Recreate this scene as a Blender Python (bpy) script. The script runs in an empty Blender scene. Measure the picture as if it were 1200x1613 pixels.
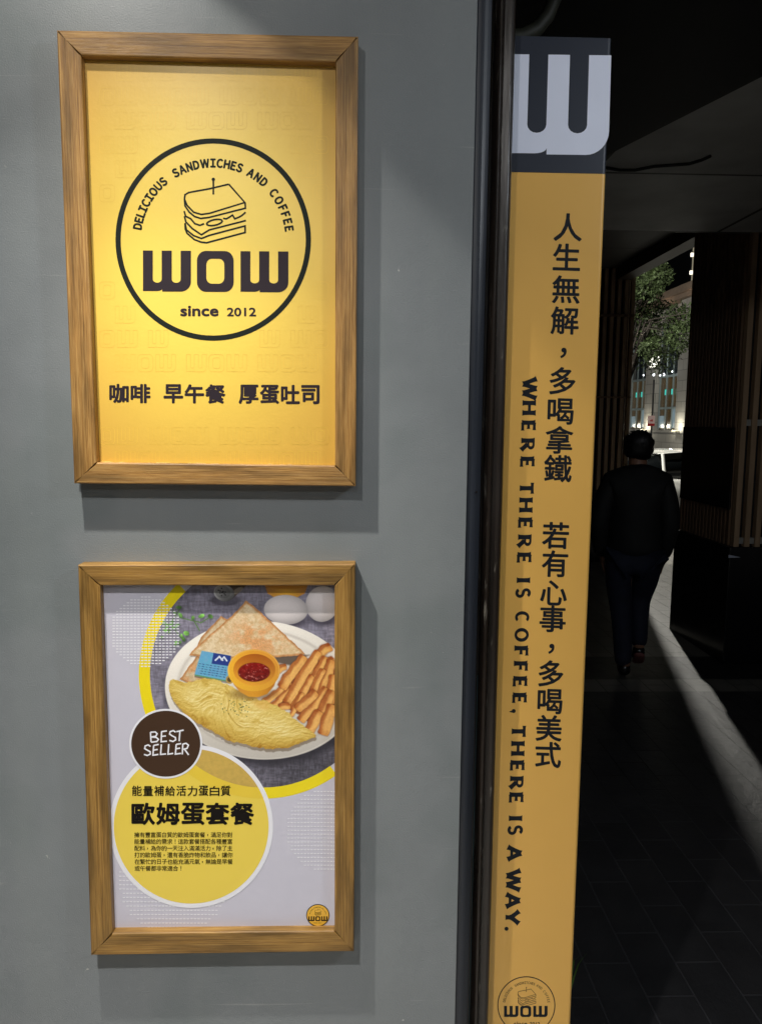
import bpy, bmesh, math, random
import numpy as np
from mathutils import Vector, Matrix
from mathutils.geometry import tessellate_polygon

random.seed(7); rng = np.random.default_rng(11)
S = bpy.context.scene
COL = S.collection
R_ = math.radians

# ------------------------------------------------------------------ camera
YAW, PITCH, ROLL, FPX = 0.0314276, 0.1174345, 0.009103, 1208.0
PW, PH = 1200.0, 1613.0
CAM = Vector((0.0, -1.38, 1.72))
fwd = Vector((math.sin(YAW)*math.cos(PITCH), math.cos(YAW)*math.cos(PITCH), -math.sin(PITCH)))
r0 = fwd.cross(Vector((0, 0, 1))).normalized(); u0 = r0.cross(fwd)
RT = r0*math.cos(ROLL) + u0*math.sin(ROLL); UP = -r0*math.sin(ROLL) + u0*math.cos(ROLL)
cd = bpy.data.cameras.new('camera'); cam = bpy.data.objects.new('camera', cd); COL.objects.link(cam)
m3 = Matrix((RT, UP, -fwd)).transposed()
cam.matrix_world = Matrix.Translation(CAM) @ m3.to_4x4()
cd.sensor_fit = 'VERTICAL'; cd.sensor_height = 36.0; cd.lens = 36.0*FPX/PH
cd.clip_start = 0.02; cd.clip_end = 2000
S.camera = cam

def at(px, py, y=None, z=None, x=None):
    """point where the sight line of a measured photo pixel meets a real plane"""
    D = fwd*FPX + RT*(px-PW/2) + UP*(PH/2-py)
    if z is not None: t = (z-CAM.z)/D.z
    elif x is not None: t = (x-CAM.x)/D.x
    else: t = (y-CAM.y)/D.y
    return CAM + D*t

# ------------------------------------------------------------------ world, lamps, exposure
w = bpy.data.worlds.new('World'); S.world = w; w.use_nodes = True
nt = w.node_tree; bg = nt.nodes['Background']
sky = nt.nodes.new('ShaderNodeTexSky'); sky.sky_type = 'NISHITA'; sky.sun_disc = False
sky.sun_elevation = R_(-4); sky.sun_rotation = R_(200)
nt.links.new(sky.outputs[0], bg.inputs[0]); bg.inputs[1].default_value = 0.12
S.view_settings.view_transform = 'Standard'; S.view_settings.look = 'None'
S.view_settings.exposure = 0; S.view_settings.gamma = 1

def lamp(name, loc, watts, ramp, color=(1, .965, .91), radius=.018, beam=(0, 0, -1), cut=None):
    """down light with a narrow beam: intensity read from the angle to its axis, like an IES profile"""
    ld = bpy.data.lights.new(name, 'SPOT'); ld.energy = watts; ld.color = color
    ld.shadow_soft_size = radius; ld.spot_size = R_(176); ld.spot_blend = 0
    ld.use_nodes = True; t = ld.node_tree; em = t.nodes['Emission']
    tc = t.nodes.new('ShaderNodeTexCoord')
    def angle(axis):
        d = t.nodes.new('ShaderNodeVectorMath'); d.operation = 'DOT_PRODUCT'; d.inputs[1].default_value = Vector(axis).normalized()
        t.links.new(tc.outputs['Normal'], d.inputs[0])
        a = t.nodes.new('ShaderNodeMath'); a.operation = 'ABSOLUTE'; t.links.new(d.outputs['Value'], a.inputs[0]); return a
    ab = angle(beam)
    cr = t.nodes.new('ShaderNodeValToRGB'); el = cr.color_ramp.elements
    mx = max(v for _, v in ramp)
    el[0].position = ramp[0][0]; el[0].color = (ramp[0][1]/mx,)*3+(1,)
    el[1].position = ramp[-1][0]; el[1].color = (ramp[-1][1]/mx,)*3+(1,)
    for p, v in ramp[1:-1]:
        e = el.new(p); e.color = (v/mx,)*3+(1,)
    mu = t.nodes.new('ShaderNodeMath'); mu.operation = 'MULTIPLY'; mu.inputs[1].default_value = mx
    t.links.new(ab.outputs[0], cr.inputs[0]); t.links.new(cr.outputs[0], mu.inputs[0])
    if cut is not None:      # edge of the light cone, set by the rim of the fitting
        e2 = t.nodes.new('ShaderNodeMapRange'); e2.interpolation_type = 'SMOOTHSTEP'; e2.inputs[1].default_value = cut[1]; e2.inputs[2].default_value = cut[2]
        t.links.new(angle(cut[0]).outputs[0], e2.inputs[0]); m2 = t.nodes.new('ShaderNodeMath'); m2.operation = 'MULTIPLY'
        t.links.new(mu.outputs[0], m2.inputs[0]); t.links.new(e2.outputs[0], m2.inputs[1]); mu = m2
    t.links.new(mu.outputs[0], em.inputs['Strength'])
    o = bpy.data.objects.new(name, ld); COL.objects.link(o); o.location = loc
    return o

# measured from the lit wall: the near lamp is a tight beam leaning to the right, the second a wide one
WASH = [(.3, .05), (.774, .06), (.89, .19), (.97, .72), (1, .98)]
WIDE = [(0, .09), (.2, .0771), (.4, .06), (.55, .19), (.7, .20), (.8, .49), (.9, 1.01), (1, 2.07)]
FLOOD = [(.10, .0), (.25, .7), (.5, .95), (.85, 1.3), (1, 1.5)]
L1 = (-.54, -.43, 2.73); L2 = (-.49, -1.24, 2.73); L3 = (-.25, -2.55, 2.73)
aim = Vector((math.sin(.2264)*math.cos(.0751), math.sin(.0751), -math.cos(.2264)*math.cos(.0751)))
lamp('wall_washer_light', L1, 165, WASH, color=(1, .96, .88), beam=aim, cut=((-.2, .32, -1), .578, .614))
lamp('second_downlight_light', L2, 178, WIDE, color=(1, .97, .95))
lamp('rear_fill_light', L3, 22, FLOOD, color=(.92, .97, 1), radius=.12)  # soft fill lamp added out of view to lift the ambient light
L4 = (1.55, -1.15, 2.73)
lamp('side_fill_light', L4, 42, [(0, .6), (.25, 1.1), (.5, .95), (1, 1.3)], color=(.88, .94, 1), radius=.1)  # fill lamp added out of view to brighten alley, slats and strip sign
def point(name, loc, watts, color, radius=.08):
    ld = bpy.data.lights.new(name, 'POINT'); ld.energy = watts; ld.color = color; ld.shadow_soft_size = radius
    o = bpy.data.objects.new(name, ld); COL.objects.link(o); o.location = loc; return o
STREET = (4.34, 12.0, 5.72)
point('street_lamp_light', (STREET[0], STREET[1], STREET[2]-.12), 1500, (1, .97, .88), .06)
STREET_FILL = (-3.5, 12.6, 6.4)
point('street_lamp_light', (STREET_FILL[0], STREET_FILL[1], STREET_FILL[2]-.12), 6500, (1, .97, .88), .1)  # unseen lamp added to light the car side, tree and facade

# ------------------------------------------------------------------ materials
def lin(c):
    return tuple(((v/255)/12.92 if v/255 <= .04045 else ((v/255+.055)/1.055)**2.4) for v in c)

def mat(name, rgb, rough=.5, var=.06, scale=30, bump=0, bscale=80, metal=0, spec=.5, emit=None, estr=0, coat=0, srgb=True, stretch=(1, 1, 1), rvar=0.0):
    m = bpy.data.materials.new(name); m.use_nodes = True; t = m.node_tree; b = t.nodes['Principled BSDF']
    c = lin(rgb) if srgb else rgb
    b.inputs['Roughness'].default_value = rough; b.inputs['Metallic'].default_value = metal
    b.inputs['Specular IOR Level'].default_value = spec; b.inputs['Coat Weight'].default_value = coat
    b.inputs['Coat Roughness'].default_value = .12
    tc = t.nodes.new('ShaderNodeTexCoord'); mp = t.nodes.new('ShaderNodeMapping'); mp.inputs['Scale'].default_value = stretch
    t.links.new(tc.outputs['Object'], mp.inputs[0])
    n = t.nodes.new('ShaderNodeTexNoise'); n.inputs['Scale'].default_value = scale; n.inputs['Detail'].default_value = 6
    t.links.new(mp.outputs[0], n.inputs['Vector'])
    cr = t.nodes.new('ShaderNodeValToRGB'); e = cr.color_ramp.elements
    e[0].position = .25; e[1].position = .75
    e[0].color = tuple(max(0, v*(1-var)) for v in c)+(1,); e[1].color = tuple(min(1, v*(1+var)) for v in c)+(1,)
    t.links.new(n.outputs[0], cr.inputs[0]); t.links.new(cr.outputs[0], b.inputs['Base Color'])
    if rvar:
        mr = t.nodes.new('ShaderNodeMapRange'); mr.inputs[1].default_value = .3; mr.inputs[2].default_value = .7
        mr.inputs[3].default_value = max(.02, rough-rvar); mr.inputs[4].default_value = min(1, rough+rvar)
        t.links.new(n.outputs[0], mr.inputs[0]); t.links.new(mr.outputs[0], b.inputs['Roughness'])
    if bump:
        n2 = t.nodes.new('ShaderNodeTexNoise'); n2.inputs['Scale'].default_value = bscale; n2.inputs['Detail'].default_value = 4
        t.links.new(mp.outputs[0], n2.inputs['Vector'])
        bp = t.nodes.new('ShaderNodeBump'); bp.inputs['Strength'].default_value = 1; bp.inputs['Distance'].default_value = bump
        t.links.new(n2.outputs[0], bp.inputs['Height']); t.links.new(bp.outputs[0], b.inputs['Normal'])
    if emit is not None:
        b.inputs['Emission Color'].default_value = lin(emit)+(1,); b.inputs['Emission Strength'].default_value = estr
    return m

def wall_mat():
    m = mat('grey_wall_paint', (129, 134, 136), rough=.42, var=.05, scale=3.2, spec=.4)
    t = m.node_tree; b = t.nodes['Principled BSDF']; tc = [n for n in t.nodes if n.type == 'TEX_COORD'][0]
    # roller stipple and broad trowel waves
    n1 = t.nodes.new('ShaderNodeTexNoise'); n1.inputs['Scale'].default_value = 420; n1.inputs['Detail'].default_value = 3
    n2 = t.nodes.new('ShaderNodeTexNoise'); n2.inputs['Scale'].default_value = 9; n2.inputs['Detail'].default_value = 2
    t.links.new(tc.outputs['Object'], n1.inputs['Vector']); t.links.new(tc.outputs['Object'], n2.inputs['Vector'])
    b1 = t.nodes.new('ShaderNodeBump'); b1.inputs['Distance'].default_value = .0005
    b2 = t.nodes.new('ShaderNodeBump'); b2.inputs['Distance'].default_value = .0022
    t.links.new(n1.outputs[0], b1.inputs['Height']); t.links.new(n2.outputs[0], b2.inputs['Height'])
    t.links.new(b1.outputs[0], b2.inputs['Normal']); t.links.new(b2.outputs[0], b.inputs['Normal'])
    src = b.inputs['Base Color'].links[0].from_socket
    def wear(rot, scale, lo_, hi_, colr, noise_scale, amount):
        nonlocal src
        mp = t.nodes.new('ShaderNodeMapping'); mp.inputs['Rotation'].default_value = (0, R_(rot), 0); mp.inputs['Scale'].default_value = scale
        t.links.new(tc.outputs['Object'], mp.inputs[0]); n = t.nodes.new('ShaderNodeTexNoise'); n.inputs['Scale'].default_value = noise_scale; n.inputs['Detail'].default_value = 3
        t.links.new(mp.outputs[0], n.inputs['Vector']); r = t.nodes.new('ShaderNodeMapRange'); r.inputs[1].default_value = lo_; r.inputs[2].default_value = hi_; r.inputs[4].default_value = amount
        t.links.new(n.outputs[0], r.inputs[0]); mx = t.nodes.new('ShaderNodeMix'); mx.data_type = 'RGBA'; mx.inputs['B'].default_value = lin(colr)+(1,)
        t.links.new(r.outputs[0], mx.inputs['Factor']); t.links.new(src, mx.inputs['A']); src = mx.outputs['Result']
    wear(38, (3, 3, 110), .69, .74, (166, 168, 165), 1.0, .45)        # hairline scratches
    wear(-24, (5, 5, 150), .70, .75, (162, 165, 163), 1.0, .4)
    wear(0, (1, 1, 1), .735, .76, (196, 196, 190), 46, .7)            # chips and specks
    wear(0, (1, 1, 1), .52, .6, (119, 126, 127), 2.6, .7)            # patches where the paint was touched up
    wear(0, (1, .5, .2), .5, .8, (140, 146, 144), 9, .35)
    t.links.new(src, b.inputs['Base Color'])
    return m

def wood_mat(name, dark, mid, light):
    m = bpy.data.materials.new(name); m.use_nodes = True; t = m.node_tree; b = t.nodes['Principled BSDF']
    uv = t.nodes.new('ShaderNodeUVMap'); uv.uv_map = 'grain'
    mp = t.nodes.new('ShaderNodeMapping'); mp.inputs['Scale'].default_value = (4.2, 210, 1)
    t.links.new(uv.outputs[0], mp.inputs[0])
    n = t.nodes.new('ShaderNodeTexNoise'); n.inputs['Scale'].default_value = 1.3; n.inputs['Detail'].default_value = 7
    n.inputs['Roughness'].default_value = .6; n.inputs['Distortion'].default_value = .35
    t.links.new(mp.outputs[0], n.inputs['Vector'])
    mp2 = t.nodes.new('ShaderNodeMapping'); mp2.inputs['Scale'].default_value = (30, 1500, 1)
    t.links.new(uv.outputs[0], mp2.inputs[0])
    f = t.nodes.new('ShaderNodeTexNoise'); f.inputs['Scale'].default_value = 1; f.inputs['Detail'].default_value = 3
    t.links.new(mp2.outputs[0], f.inputs['Vector'])
    mx = t.nodes.new('ShaderNodeMath'); mx.operation = 'MULTIPLY_ADD'; mx.inputs[1].default_value = .42
    t.links.new(f.outputs[0], mx.inputs[0])
    sc = t.nodes.new('ShaderNodeMath'); sc.operation = 'MULTIPLY'; sc.inputs[1].default_value = .58
    t.links.new(n.outputs[0], sc.inputs[0]); t.links.new(sc.outputs[0], mx.inputs[2])
    cr = t.nodes.new('ShaderNodeValToRGB'); e = cr.color_ramp.elements
    e[0].position = .31; e[0].color = lin(dark)+(1,); e[1].position = .69; e[1].color = lin(light)+(1,)
    k = e.new(.48); k.color = lin(mid)+(1,)
    t.links.new(mx.outputs[0], cr.inputs[0])
    # broad stain patches
    mp3 = t.nodes.new('ShaderNodeMapping'); mp3.inputs['Scale'].default_value = (6, 30, 1); t.links.new(uv.outputs[0], mp3.inputs[0])
    st = t.nodes.new('ShaderNodeTexNoise'); st.inputs['Scale'].default_value = 1; st.inputs['Detail'].default_value = 4
    t.links.new(mp3.outputs[0], st.inputs['Vector'])
    sr = t.nodes.new('ShaderNodeMapRange'); sr.inputs[1].default_value = .35; sr.inputs[2].default_value = .62
    sr.inputs[3].default_value = .55; sr.inputs[4].default_value = 1.12; t.links.new(st.outputs[0], sr.inputs[0])
    ml = t.nodes.new('ShaderNodeVectorMath'); ml.operation = 'SCALE'
    t.links.new(cr.outputs[0], ml.inputs[0]); t.links.new(sr.outputs[0], ml.inputs['Scale'])
    t.links.new(ml.outputs[0], b.inputs['Base Color'])
    rr = t.nodes.new('ShaderNodeMapRange'); rr.inputs[3].default_value = .32; rr.inputs[4].default_value = .6
    t.links.new(mx.outputs[0], rr.inputs[0]); t.links.new(rr.outputs[0], b.inputs['Roughness'])
    bp = t.nodes.new('ShaderNodeBump'); bp.inputs['Distance'].default_value = .0008
    t.links.new(mx.outputs[0], bp.inputs['Height']); t.links.new(bp.outputs[0], b.inputs['Normal'])
    return m

def attr_mat(name, rough=.38, bump=0):
    m = bpy.data.materials.new(name); m.use_nodes = True; t = m.node_tree; b = t.nodes['Principled BSDF']
    a = t.nodes.new('ShaderNodeAttribute'); a.attribute_name = 'ink'
    t.links.new(a.outputs['Color'], b.inputs['Base Color']); b.inputs['Roughness'].default_value = rough
    return m

def film_bump(m, d1=.0005, s1=14, d2=.00012, s2=160):
    """laminated print: slight waves and bubbles of the film"""
    t = m.node_tree; b = t.nodes['Principled BSDF']; tc = t.nodes.new('ShaderNodeTexCoord')
    nrm = None
    for d, s in ((d1, s1), (d2, s2)):
        n = t.nodes.new('ShaderNodeTexNoise'); n.inputs['Scale'].default_value = s; n.inputs['Detail'].default_value = 2
        t.links.new(tc.outputs['Object'], n.inputs['Vector'])
        bp = t.nodes.new('ShaderNodeBump'); bp.inputs['Distance'].default_value = d
        t.links.new(n.outputs[0], bp.inputs['Height'])
        if nrm: t.links.new(nrm, bp.inputs['Normal'])
        nrm = bp.outputs[0]
    t.links.new(nrm, b.inputs['Normal'])

# ------------------------------------------------------------------ object helpers
def tag(o, label=None, cat=None, group=None, kind=None):
    if label: o['label'] = label
    if cat: o['category'] = cat
    if group: o['group'] = group
    if kind: o['kind'] = kind
    return o

def thing(name, loc, label, cat, group=None, rz=0):
    o = bpy.data.objects.new(name, None); COL.objects.link(o); o.location = loc; o.rotation_euler.z = rz
    o.empty_display_size = .1
    bpy.context.view_layer.update()
    return tag(o, label, cat, group)

class MB:
    def __init__(s): s.v = []; s.f = []; s.uv = {}; s.sm = []
    def add(s, vs, fs, smooth=False):
        b = len(s.v); s.v += [tuple(v) for v in vs]
        for f in fs: s.f.append(tuple(b+i for i in f)); s.sm.append(smooth)
        return b
    def box(s, x0, y0, z0, x1, y1, z1):
        s.add([(x0, y0, z0), (x1, y0, z0), (x1, y1, z0), (x0, y1, z0), (x0, y0, z1), (x1, y0, z1), (x1, y1, z1), (x0, y1, z1)],
              [(0, 3, 2, 1), (4, 5, 6, 7), (0, 1, 5, 4), (1, 2, 6, 5), (2, 3, 7, 6), (3, 0, 4, 7)])
    def tube(s, pts, r, seg=10, caps=True):
        pts = [Vector(p) for p in pts]; n = len(pts); rs = r if isinstance(r, (list, tuple)) else [r]*n
        vs = []; side = None
        for i, p in enumerate(pts):
            d = (pts[min(i+1, n-1)]-pts[max(i-1, 0)]).normalized()
            if side is None:
                side = d.orthogonal().normalized()
            side = (side - d*side.dot(d)).normalized(); o2 = d.cross(side)
            for k in range(seg):
                a = 2*math.pi*k/seg; vs.append(p+(side*math.cos(a)+o2*math.sin(a))*rs[i])
        fs = [(i*seg+k, i*seg+(k+1) % seg, (i+1)*seg+(k+1) % seg, (i+1)*seg+k) for i in range(n-1) for k in range(seg)]
        s.add(vs, fs, True)
        if caps:
            s.add([vs[k] for k in range(seg)], [tuple(range(seg))[::-1]]); s.add([vs[(n-1)*seg+k] for k in range(seg)], [tuple(range(seg))])
    def lathe(s, prof, c, seg=24, axis='Z'):
        vs = []
        for r, h in prof:
            for k in range(seg):
                a = 2*math.pi*k/seg; p = (r*math.cos(a), r*math.sin(a), h)
                if axis == 'Y': p = (p[0], p[2], p[1])
                if axis == 'X': p = (p[2], p[0], p[1])
                vs.append((c[0]+p[0], c[1]+p[1], c[2]+p[2]))
        fs = [(i*seg+k, i*seg+(k+1) % seg, (i+1)*seg+(k+1) % seg, (i+1)*seg+k) for i in range(len(prof)-1) for k in range(seg)]
        s.add(vs, fs, True)
    def ball(s, c, rx, ry, rz, seg=14, rings=9):
        prof = [(max(1e-4, math.sin(math.pi*i/rings)), -math.cos(math.pi*i/rings)) for i in range(rings+1)]
        vs = [(c[0]+rx*r*math.cos(2*math.pi*k/seg), c[1]+ry*r*math.sin(2*math.pi*k/seg), c[2]+rz*h) for r, h in prof for k in range(seg)]
        s.add(vs, [(i*seg+k, i*seg+(k+1) % seg, (i+1)*seg+(k+1) % seg, (i+1)*seg+k) for i in range(rings) for k in range(seg)], True)
    def build(s, name, m, parent=None, bevel=0):
        me = bpy.data.meshes.new(name); 
        off = Vector((0, 0, 0)); inv = None
        if parent is not None:
            if parent.type == 'MESH': bpy.context.view_layer.update()
            inv = parent.matrix_world.inverted()
        vs = [inv @ Vector(v) for v in s.v] if inv is not None else s.v
        me.from_pydata([tuple(v) for v in vs], [], s.f); me.update()
        me.polygons.foreach_set('use_smooth', s.sm)
        me.materials.append(m)
        o = bpy.data.objects.new(name, me); COL.objects.link(o)
        if parent is not None: o.parent = parent
        if bevel:
            b = o.modifiers.new('bevel', 'BEVEL'); b.width = bevel; b.segments = 2; b.limit_method = 'ANGLE'
        return o

# world-space builder: parents are Empties with world transform = translation (+rz); vertices are given in world space
def upd(): bpy.context.view_layer.update()

# ------------------------------------------------------------------ flat print artwork, laid on a real plane
_gl = {}
def glyph(s):
    """outline of a string as a flat mesh (built in font and its CJK fallback), 2D vertices and faces"""
    if s in _gl: return _gl[s]
    c = bpy.data.curves.new('lettering_curve', 'FONT'); c.body = s; c.resolution_u = 4
    o = bpy.data.objects.new('lettering_curve', c); COL.objects.link(o)
    me = bpy.data.meshes.new_from_object(o.evaluated_get(bpy.context.evaluated_depsgraph_get()))
    v = np.array([(p.co.x, p.co.y) for p in me.vertices]).reshape(-1, 2); f = [tuple(p.vertices) for p in me.polygons]
    bpy.data.objects.remove(o); bpy.data.curves.remove(c); bpy.data.meshes.remove(me)
    _gl[s] = (v, f); return v, f

class Art:
    """collects shapes given in measured photo pixels and lays them on the plane y = const"""
    def __init__(s, plane, layer=1): s.y = plane-layer*.00013; s.mb = MB(); s.k = 0
    def flat(s, vs, fs, dy=None):
        s.k += 1; y = s.y-(s.k % 14)*7e-6 if dy is None else s.y-dy
        s.mb.add([at(p[0], p[1], y=y) for p in vs], fs)
    def poly(s, pts, holes=()):
        loops = [[Vector((p[0], p[1], 0)) for p in l] for l in (pts,)+tuple(holes)]
        tri = tessellate_polygon(loops); allv = [p for l in (pts,)+tuple(holes) for p in l]
        fs = []
        for t in tri:
            a, b, c = (allv[i] for i in t)
            if (b[0]-a[0])*(c[1]-a[1])-(b[1]-a[1])*(c[0]-a[0]) > 0: t = t[::-1]
            fs.append(tuple(t))
        s.flat(allv, fs)
    def ring(s, c, rx, ry, w, n=96):
        vs = [(c[0]+(rx-d)*math.cos(2*math.pi*i/n), c[1]+(ry-d)*math.sin(2*math.pi*i/n)) for d in (0, w) for i in range(n)]
        s.flat(vs, [(i, n+i, n+(i+1) % n, (i+1) % n) for i in range(n)])
    def disc(s, c, rx, ry, n=96): s.poly([(c[0]+rx*math.cos(2*math.pi*i/n), c[1]+ry*math.sin(2*math.pi*i/n)) for i in range(n)])
    def stroke(s, pts, w, closed=False):
        P = [np.array(p, float) for p in pts]; n = len(P); L = []; Rr = []
        for i in range(n):
            a = P[(i-1) % n] if (i > 0 or closed) else P[i]; b = P[(i+1) % n] if (i < n-1 or closed) else P[i]
            d1 = P[i]-a; d2 = b-P[i]
            d1 = d1/np.linalg.norm(d1) if np.linalg.norm(d1) > 1e-9 else None; d2 = d2/np.linalg.norm(d2) if np.linalg.norm(d2) > 1e-9 else None
            d = d2 if d1 is None else d1 if d2 is None else d1+d2
            d = d/max(1e-9, np.linalg.norm(d)); nn = np.array((-d[1], d[0]))
            k = 1.0
            if d1 is not None and d2 is not None: k = min(1.6, 1/max(.3, abs(float(d.dot(d1)))))
            L.append(P[i]+nn*w/2*k); Rr.append(P[i]-nn*w/2*k)
        m = n if closed else n-1
        s.flat(L+Rr, [(i, (i+1) % n, n+(i+1) % n, n+i) for i in range(m)])
    def text(s, string, box, bold=0, ncopy=8):
        """string stretched into the pixel box x0, y0, x1, y1 (bounds of its ink)"""
        v, f = glyph(string); lo, hi = v.min(0), v.max(0); x0, y0, x1, y1 = box
        x0 += bold; x1 -= bold; y0 += bold; y1 -= bold
        q = np.stack([x0+(v[:, 0]-lo[0])/max(1e-6, hi[0]-lo[0])*(x1-x0), y1-(v[:, 1]-lo[1])/max(1e-6, hi[1]-lo[1])*(y1-y0)], 1)
        s.spread(q, f, bold, ncopy)
    def spread(s, q, f, bold, ncopy=8):
        offs = [(0, 0)]
        if bold: offs += [(bold*math.cos(2*math.pi*i/ncopy+.3), bold*math.sin(2*math.pi*i/ncopy+.3)) for i in range(ncopy)]
        for i, o in enumerate(offs): s.flat(q+np.array(o), f, dy=i*7e-6)
    def char(s, ch, c, em, bold=0, rot=0, sx=1.0, ncopy=8, center=True):
        """one glyph; em = height of its em square in pixels, c = centre of its ink"""
        v, f = glyph(ch); mid = (v.min(0)+v.max(0))/2
        q = (v-mid)*em*np.array((sx, -1)); ca, sa = math.cos(rot), math.sin(rot)
        q = np.stack([c[0]+q[:, 0]*ca-q[:, 1]*sa, c[1]+q[:, 0]*sa+q[:, 1]*ca], 1)
        s.spread(q, f, bold, ncopy)
    def build(s, name, m, parent): return s.mb.build(name, m, parent)

def rrect(x0, y0, x1, y1, r, n=6):
    r4 = r if isinstance(r, (list, tuple)) else (r,)*4   # tl, tr, br, bl
    out = []
    for (cx, cy, a0), rr in zip(((x0, y0, 180), (x1, y0, 270), (x1, y1, 0), (x0, y1, 90)), r4):
        ox = cx+rr if cx == x0 else cx-rr; oy = cy+rr if cy == y0 else cy-rr
        for i in range(n+1):
            a = R_(a0+90*i/n); out.append((ox+rr*math.cos(a), oy+rr*math.sin(a)))
    return out

def letter_w(f):
    """the rounded W of the emblem in a unit box, mapped by f(u, v): outline with two U shaped slots and a notch"""
    o = [(0, 0), (.205, 0)]
    def slot(x0, x1):
        r = (x1-x0)/2; c = (x0+x1)/2; out = [(x0, 0)]
        for i in range(9):
            a = math.pi*(1-i/8.0); out.append((c+r*math.cos(a), .70+.085*math.sin(a)))
        out.append((x1, 0)); return out
    o = [(0, 0)]+slot(.205, .39)+slot(.60, .785)+[(1, 0), (1, .76)]
    for i in range(1, 9):
        a = math.pi/2*i/8; o.append((1-.22*(1-math.cos(a)), .76+.24*math.sin(a)))
    o += [(.40, 1), (.40, .935)]
    for i in range(1, 6):
        a = math.pi/2*i/5; o.append((.40-.12*(1-math.cos(a)), .935+.055*math.sin(a)))
    o += [(0, .99)]
    return [f(u, v) for u, v in o]

def letter_o(f):
    out = [f(u, v) for u, v in rrect(0, 0, 1, 1, .24)]; inn = [f(u, v) for u, v in rrect(.255, .19, .745, .80, .15)]
    return out, inn

def wow(art, x0, y0, x1, y1, skew=0):
    W = x1-x0
    for kind, a, b in (('w', 0, .33), ('o', .371, .624), ('w', .671, 1.0)):
        f = lambda u, v, a=a, b=b: (x0+W*(a+(b-a)*u), y0+(y1-y0)*v+skew*(a+(b-a)*u))
        if kind == 'w': art.poly(letter_w(f))
        else:
            o, i = letter_o(f); art.poly(o, (i[::-1],))

SAND = [[(668,578),(724,642),(600,680),(572,684),(545,676),(522,652),(513,630),(515,615),(528,607),(600,594),(668,578)],
        [(513,630),(515,654),(530,676),(548,691),(570,698),(600,694),(726,662),(725,643)],
        [(614,614),(614,566)],
        [(512,672),(517,690),(535,699),(549,716),(567,722),(582,716)],
        [(648,698),(660,699),(672,692),(681,686),(689,699),(702,694),(713,688),(727,676)],
        [(513,690),(518,710),(540,733),(572,755),(600,738),(728,705)],
        [(515,714),(520,738),(545,758),(572,768),(600,757),(725,724),(725,747),(590,783),(572,781),(548,772),(522,750),(516,735),(515,714)]]

def emblem_lines(art, F, k, thick=6.0, word='SANDWICHES', bold=1.0):
    """F maps the emblem's own drawing coordinates to photo pixels; k = pixels per drawing unit"""
    for p in SAND: art.stroke([F(*q) for q in p], thick*k)
    art.disc(F(614, 561), 6*k, 6*k, 20)
    art.stroke([F(618+27*math.cos(a*.3927)+0, 712+10*math.sin(a*.3927)-5*math.cos(a*.3927)) for a in range(16)], thick*k, closed=True)
    FW = lambda ch: chr(ord(ch)+0xFEE0)
    for wd, a0, a1 in (('DELICIOUS', 170, 130.7), (word, 119.3, 69.8), ('AND', 60.5, 48.7), ('COFFEE', 37.8, 8.3)):
        wid = [np.ptp(glyph(FW(c))[0][:, 0])+.16 for c in wd]; cum = np.cumsum(wid)-np.array(wid)/2
        for c, q in zip(wd, cum):
            t = (q-cum[0])/(cum[-1]-cum[0]); a = a0+(a1-a0)*t; rad = 268
            x, y = 613.5+rad*math.cos(R_(a)), 772-rad*math.sin(R_(a))
            art.char(FW(c), F(x, y), 38.5*k, bold*k, rot=R_(90-a), sx=.80)

# ------------------------------------------------------------------ the shop wall
grey = wall_mat()
mb = MB(); mb.box(-3.2, 0, 0, .198, .16, 2.86)
wall = mb.build('shop_wall', grey); tag(wall, 'smooth grey painted shop wall carrying the two framed posters', 'wall')

# jamb: dark mouldings at the end of the wall
slate = mat('slate_paint', (37, 42, 51), rough=.4, var=.25, scale=6, bump=.0004, bscale=60, stretch=(1, 1, .25), rvar=.12)
def lacquer():
    m = mat('worn_black_lacquer', (34, 28, 24), rough=.34, var=.5, scale=26, bump=.0011, bscale=55, stretch=(1, 1, .12), rvar=.12, coat=.05)
    t = m.node_tree; b = t.nodes['Principled BSDF']
    cr = [n for n in t.nodes if n.type == 'VALTORGB'][0]
    tc = [n for n in t.nodes if n.type == 'TEX_COORD'][0]
    mp = t.nodes.new('ShaderNodeMapping'); mp.inputs['Scale'].default_value = (1, 1, .16); t.links.new(tc.outputs['Object'], mp.inputs[0])
    n = t.nodes.new('ShaderNodeTexNoise'); n.inputs['Scale'].default_value = 70; n.inputs['Detail'].default_value = 8; n.inputs['Roughness'].default_value = .7
    t.links.new(mp.outputs[0], n.inputs['Vector'])
    r2 = t.nodes.new('ShaderNodeMapRange'); r2.inputs[1].default_value = .60; r2.inputs[2].default_value = .70; t.links.new(n.outputs[0], r2.inputs[0])
    mx = t.nodes.new('ShaderNodeMix'); mx.data_type = 'RGBA'; mx.inputs['B'].default_value = lin((120, 116, 108))+(1,)
    t.links.new(r2.outputs[0], mx.inputs['Factor']); t.links.new(cr.outputs[0], mx.inputs['A']); t.links.new(mx.outputs['Result'], b.inputs['Base Color'])
    return m
lac = lacquer()
def extrude_profile(pts, z0, z1):
    m = MB(); n = len(pts)
    m.add([(x, y, z0) for x, y in pts]+[(x, y, z1) for x, y in pts], [(i, (i+1) % n, n+(i+1) % n, n+i) for i in range(n)], False)
    m.add([(x, y, z1) for x, y in pts], [tuple(range(n))]); m.add([(x, y, z0) for x, y in pts], [tuple(range(n))[::-1]])
    return m
def X0(px, y): return at(px, 600, y=y).x
post = thing('door_post', (.24, .05, 0), 'tall dark moulded door post with worn lacquer between the grey wall and yellow sign', 'post')
a, b_, c_, d_, e_, f_ = X0(738.3, .004), X0(761, .012), X0(766, .03), X0(779, .014), X0(790, .02), X0(797, .024)
pts = [(a+.0004, .15), (a+.0004, .006)]
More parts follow.
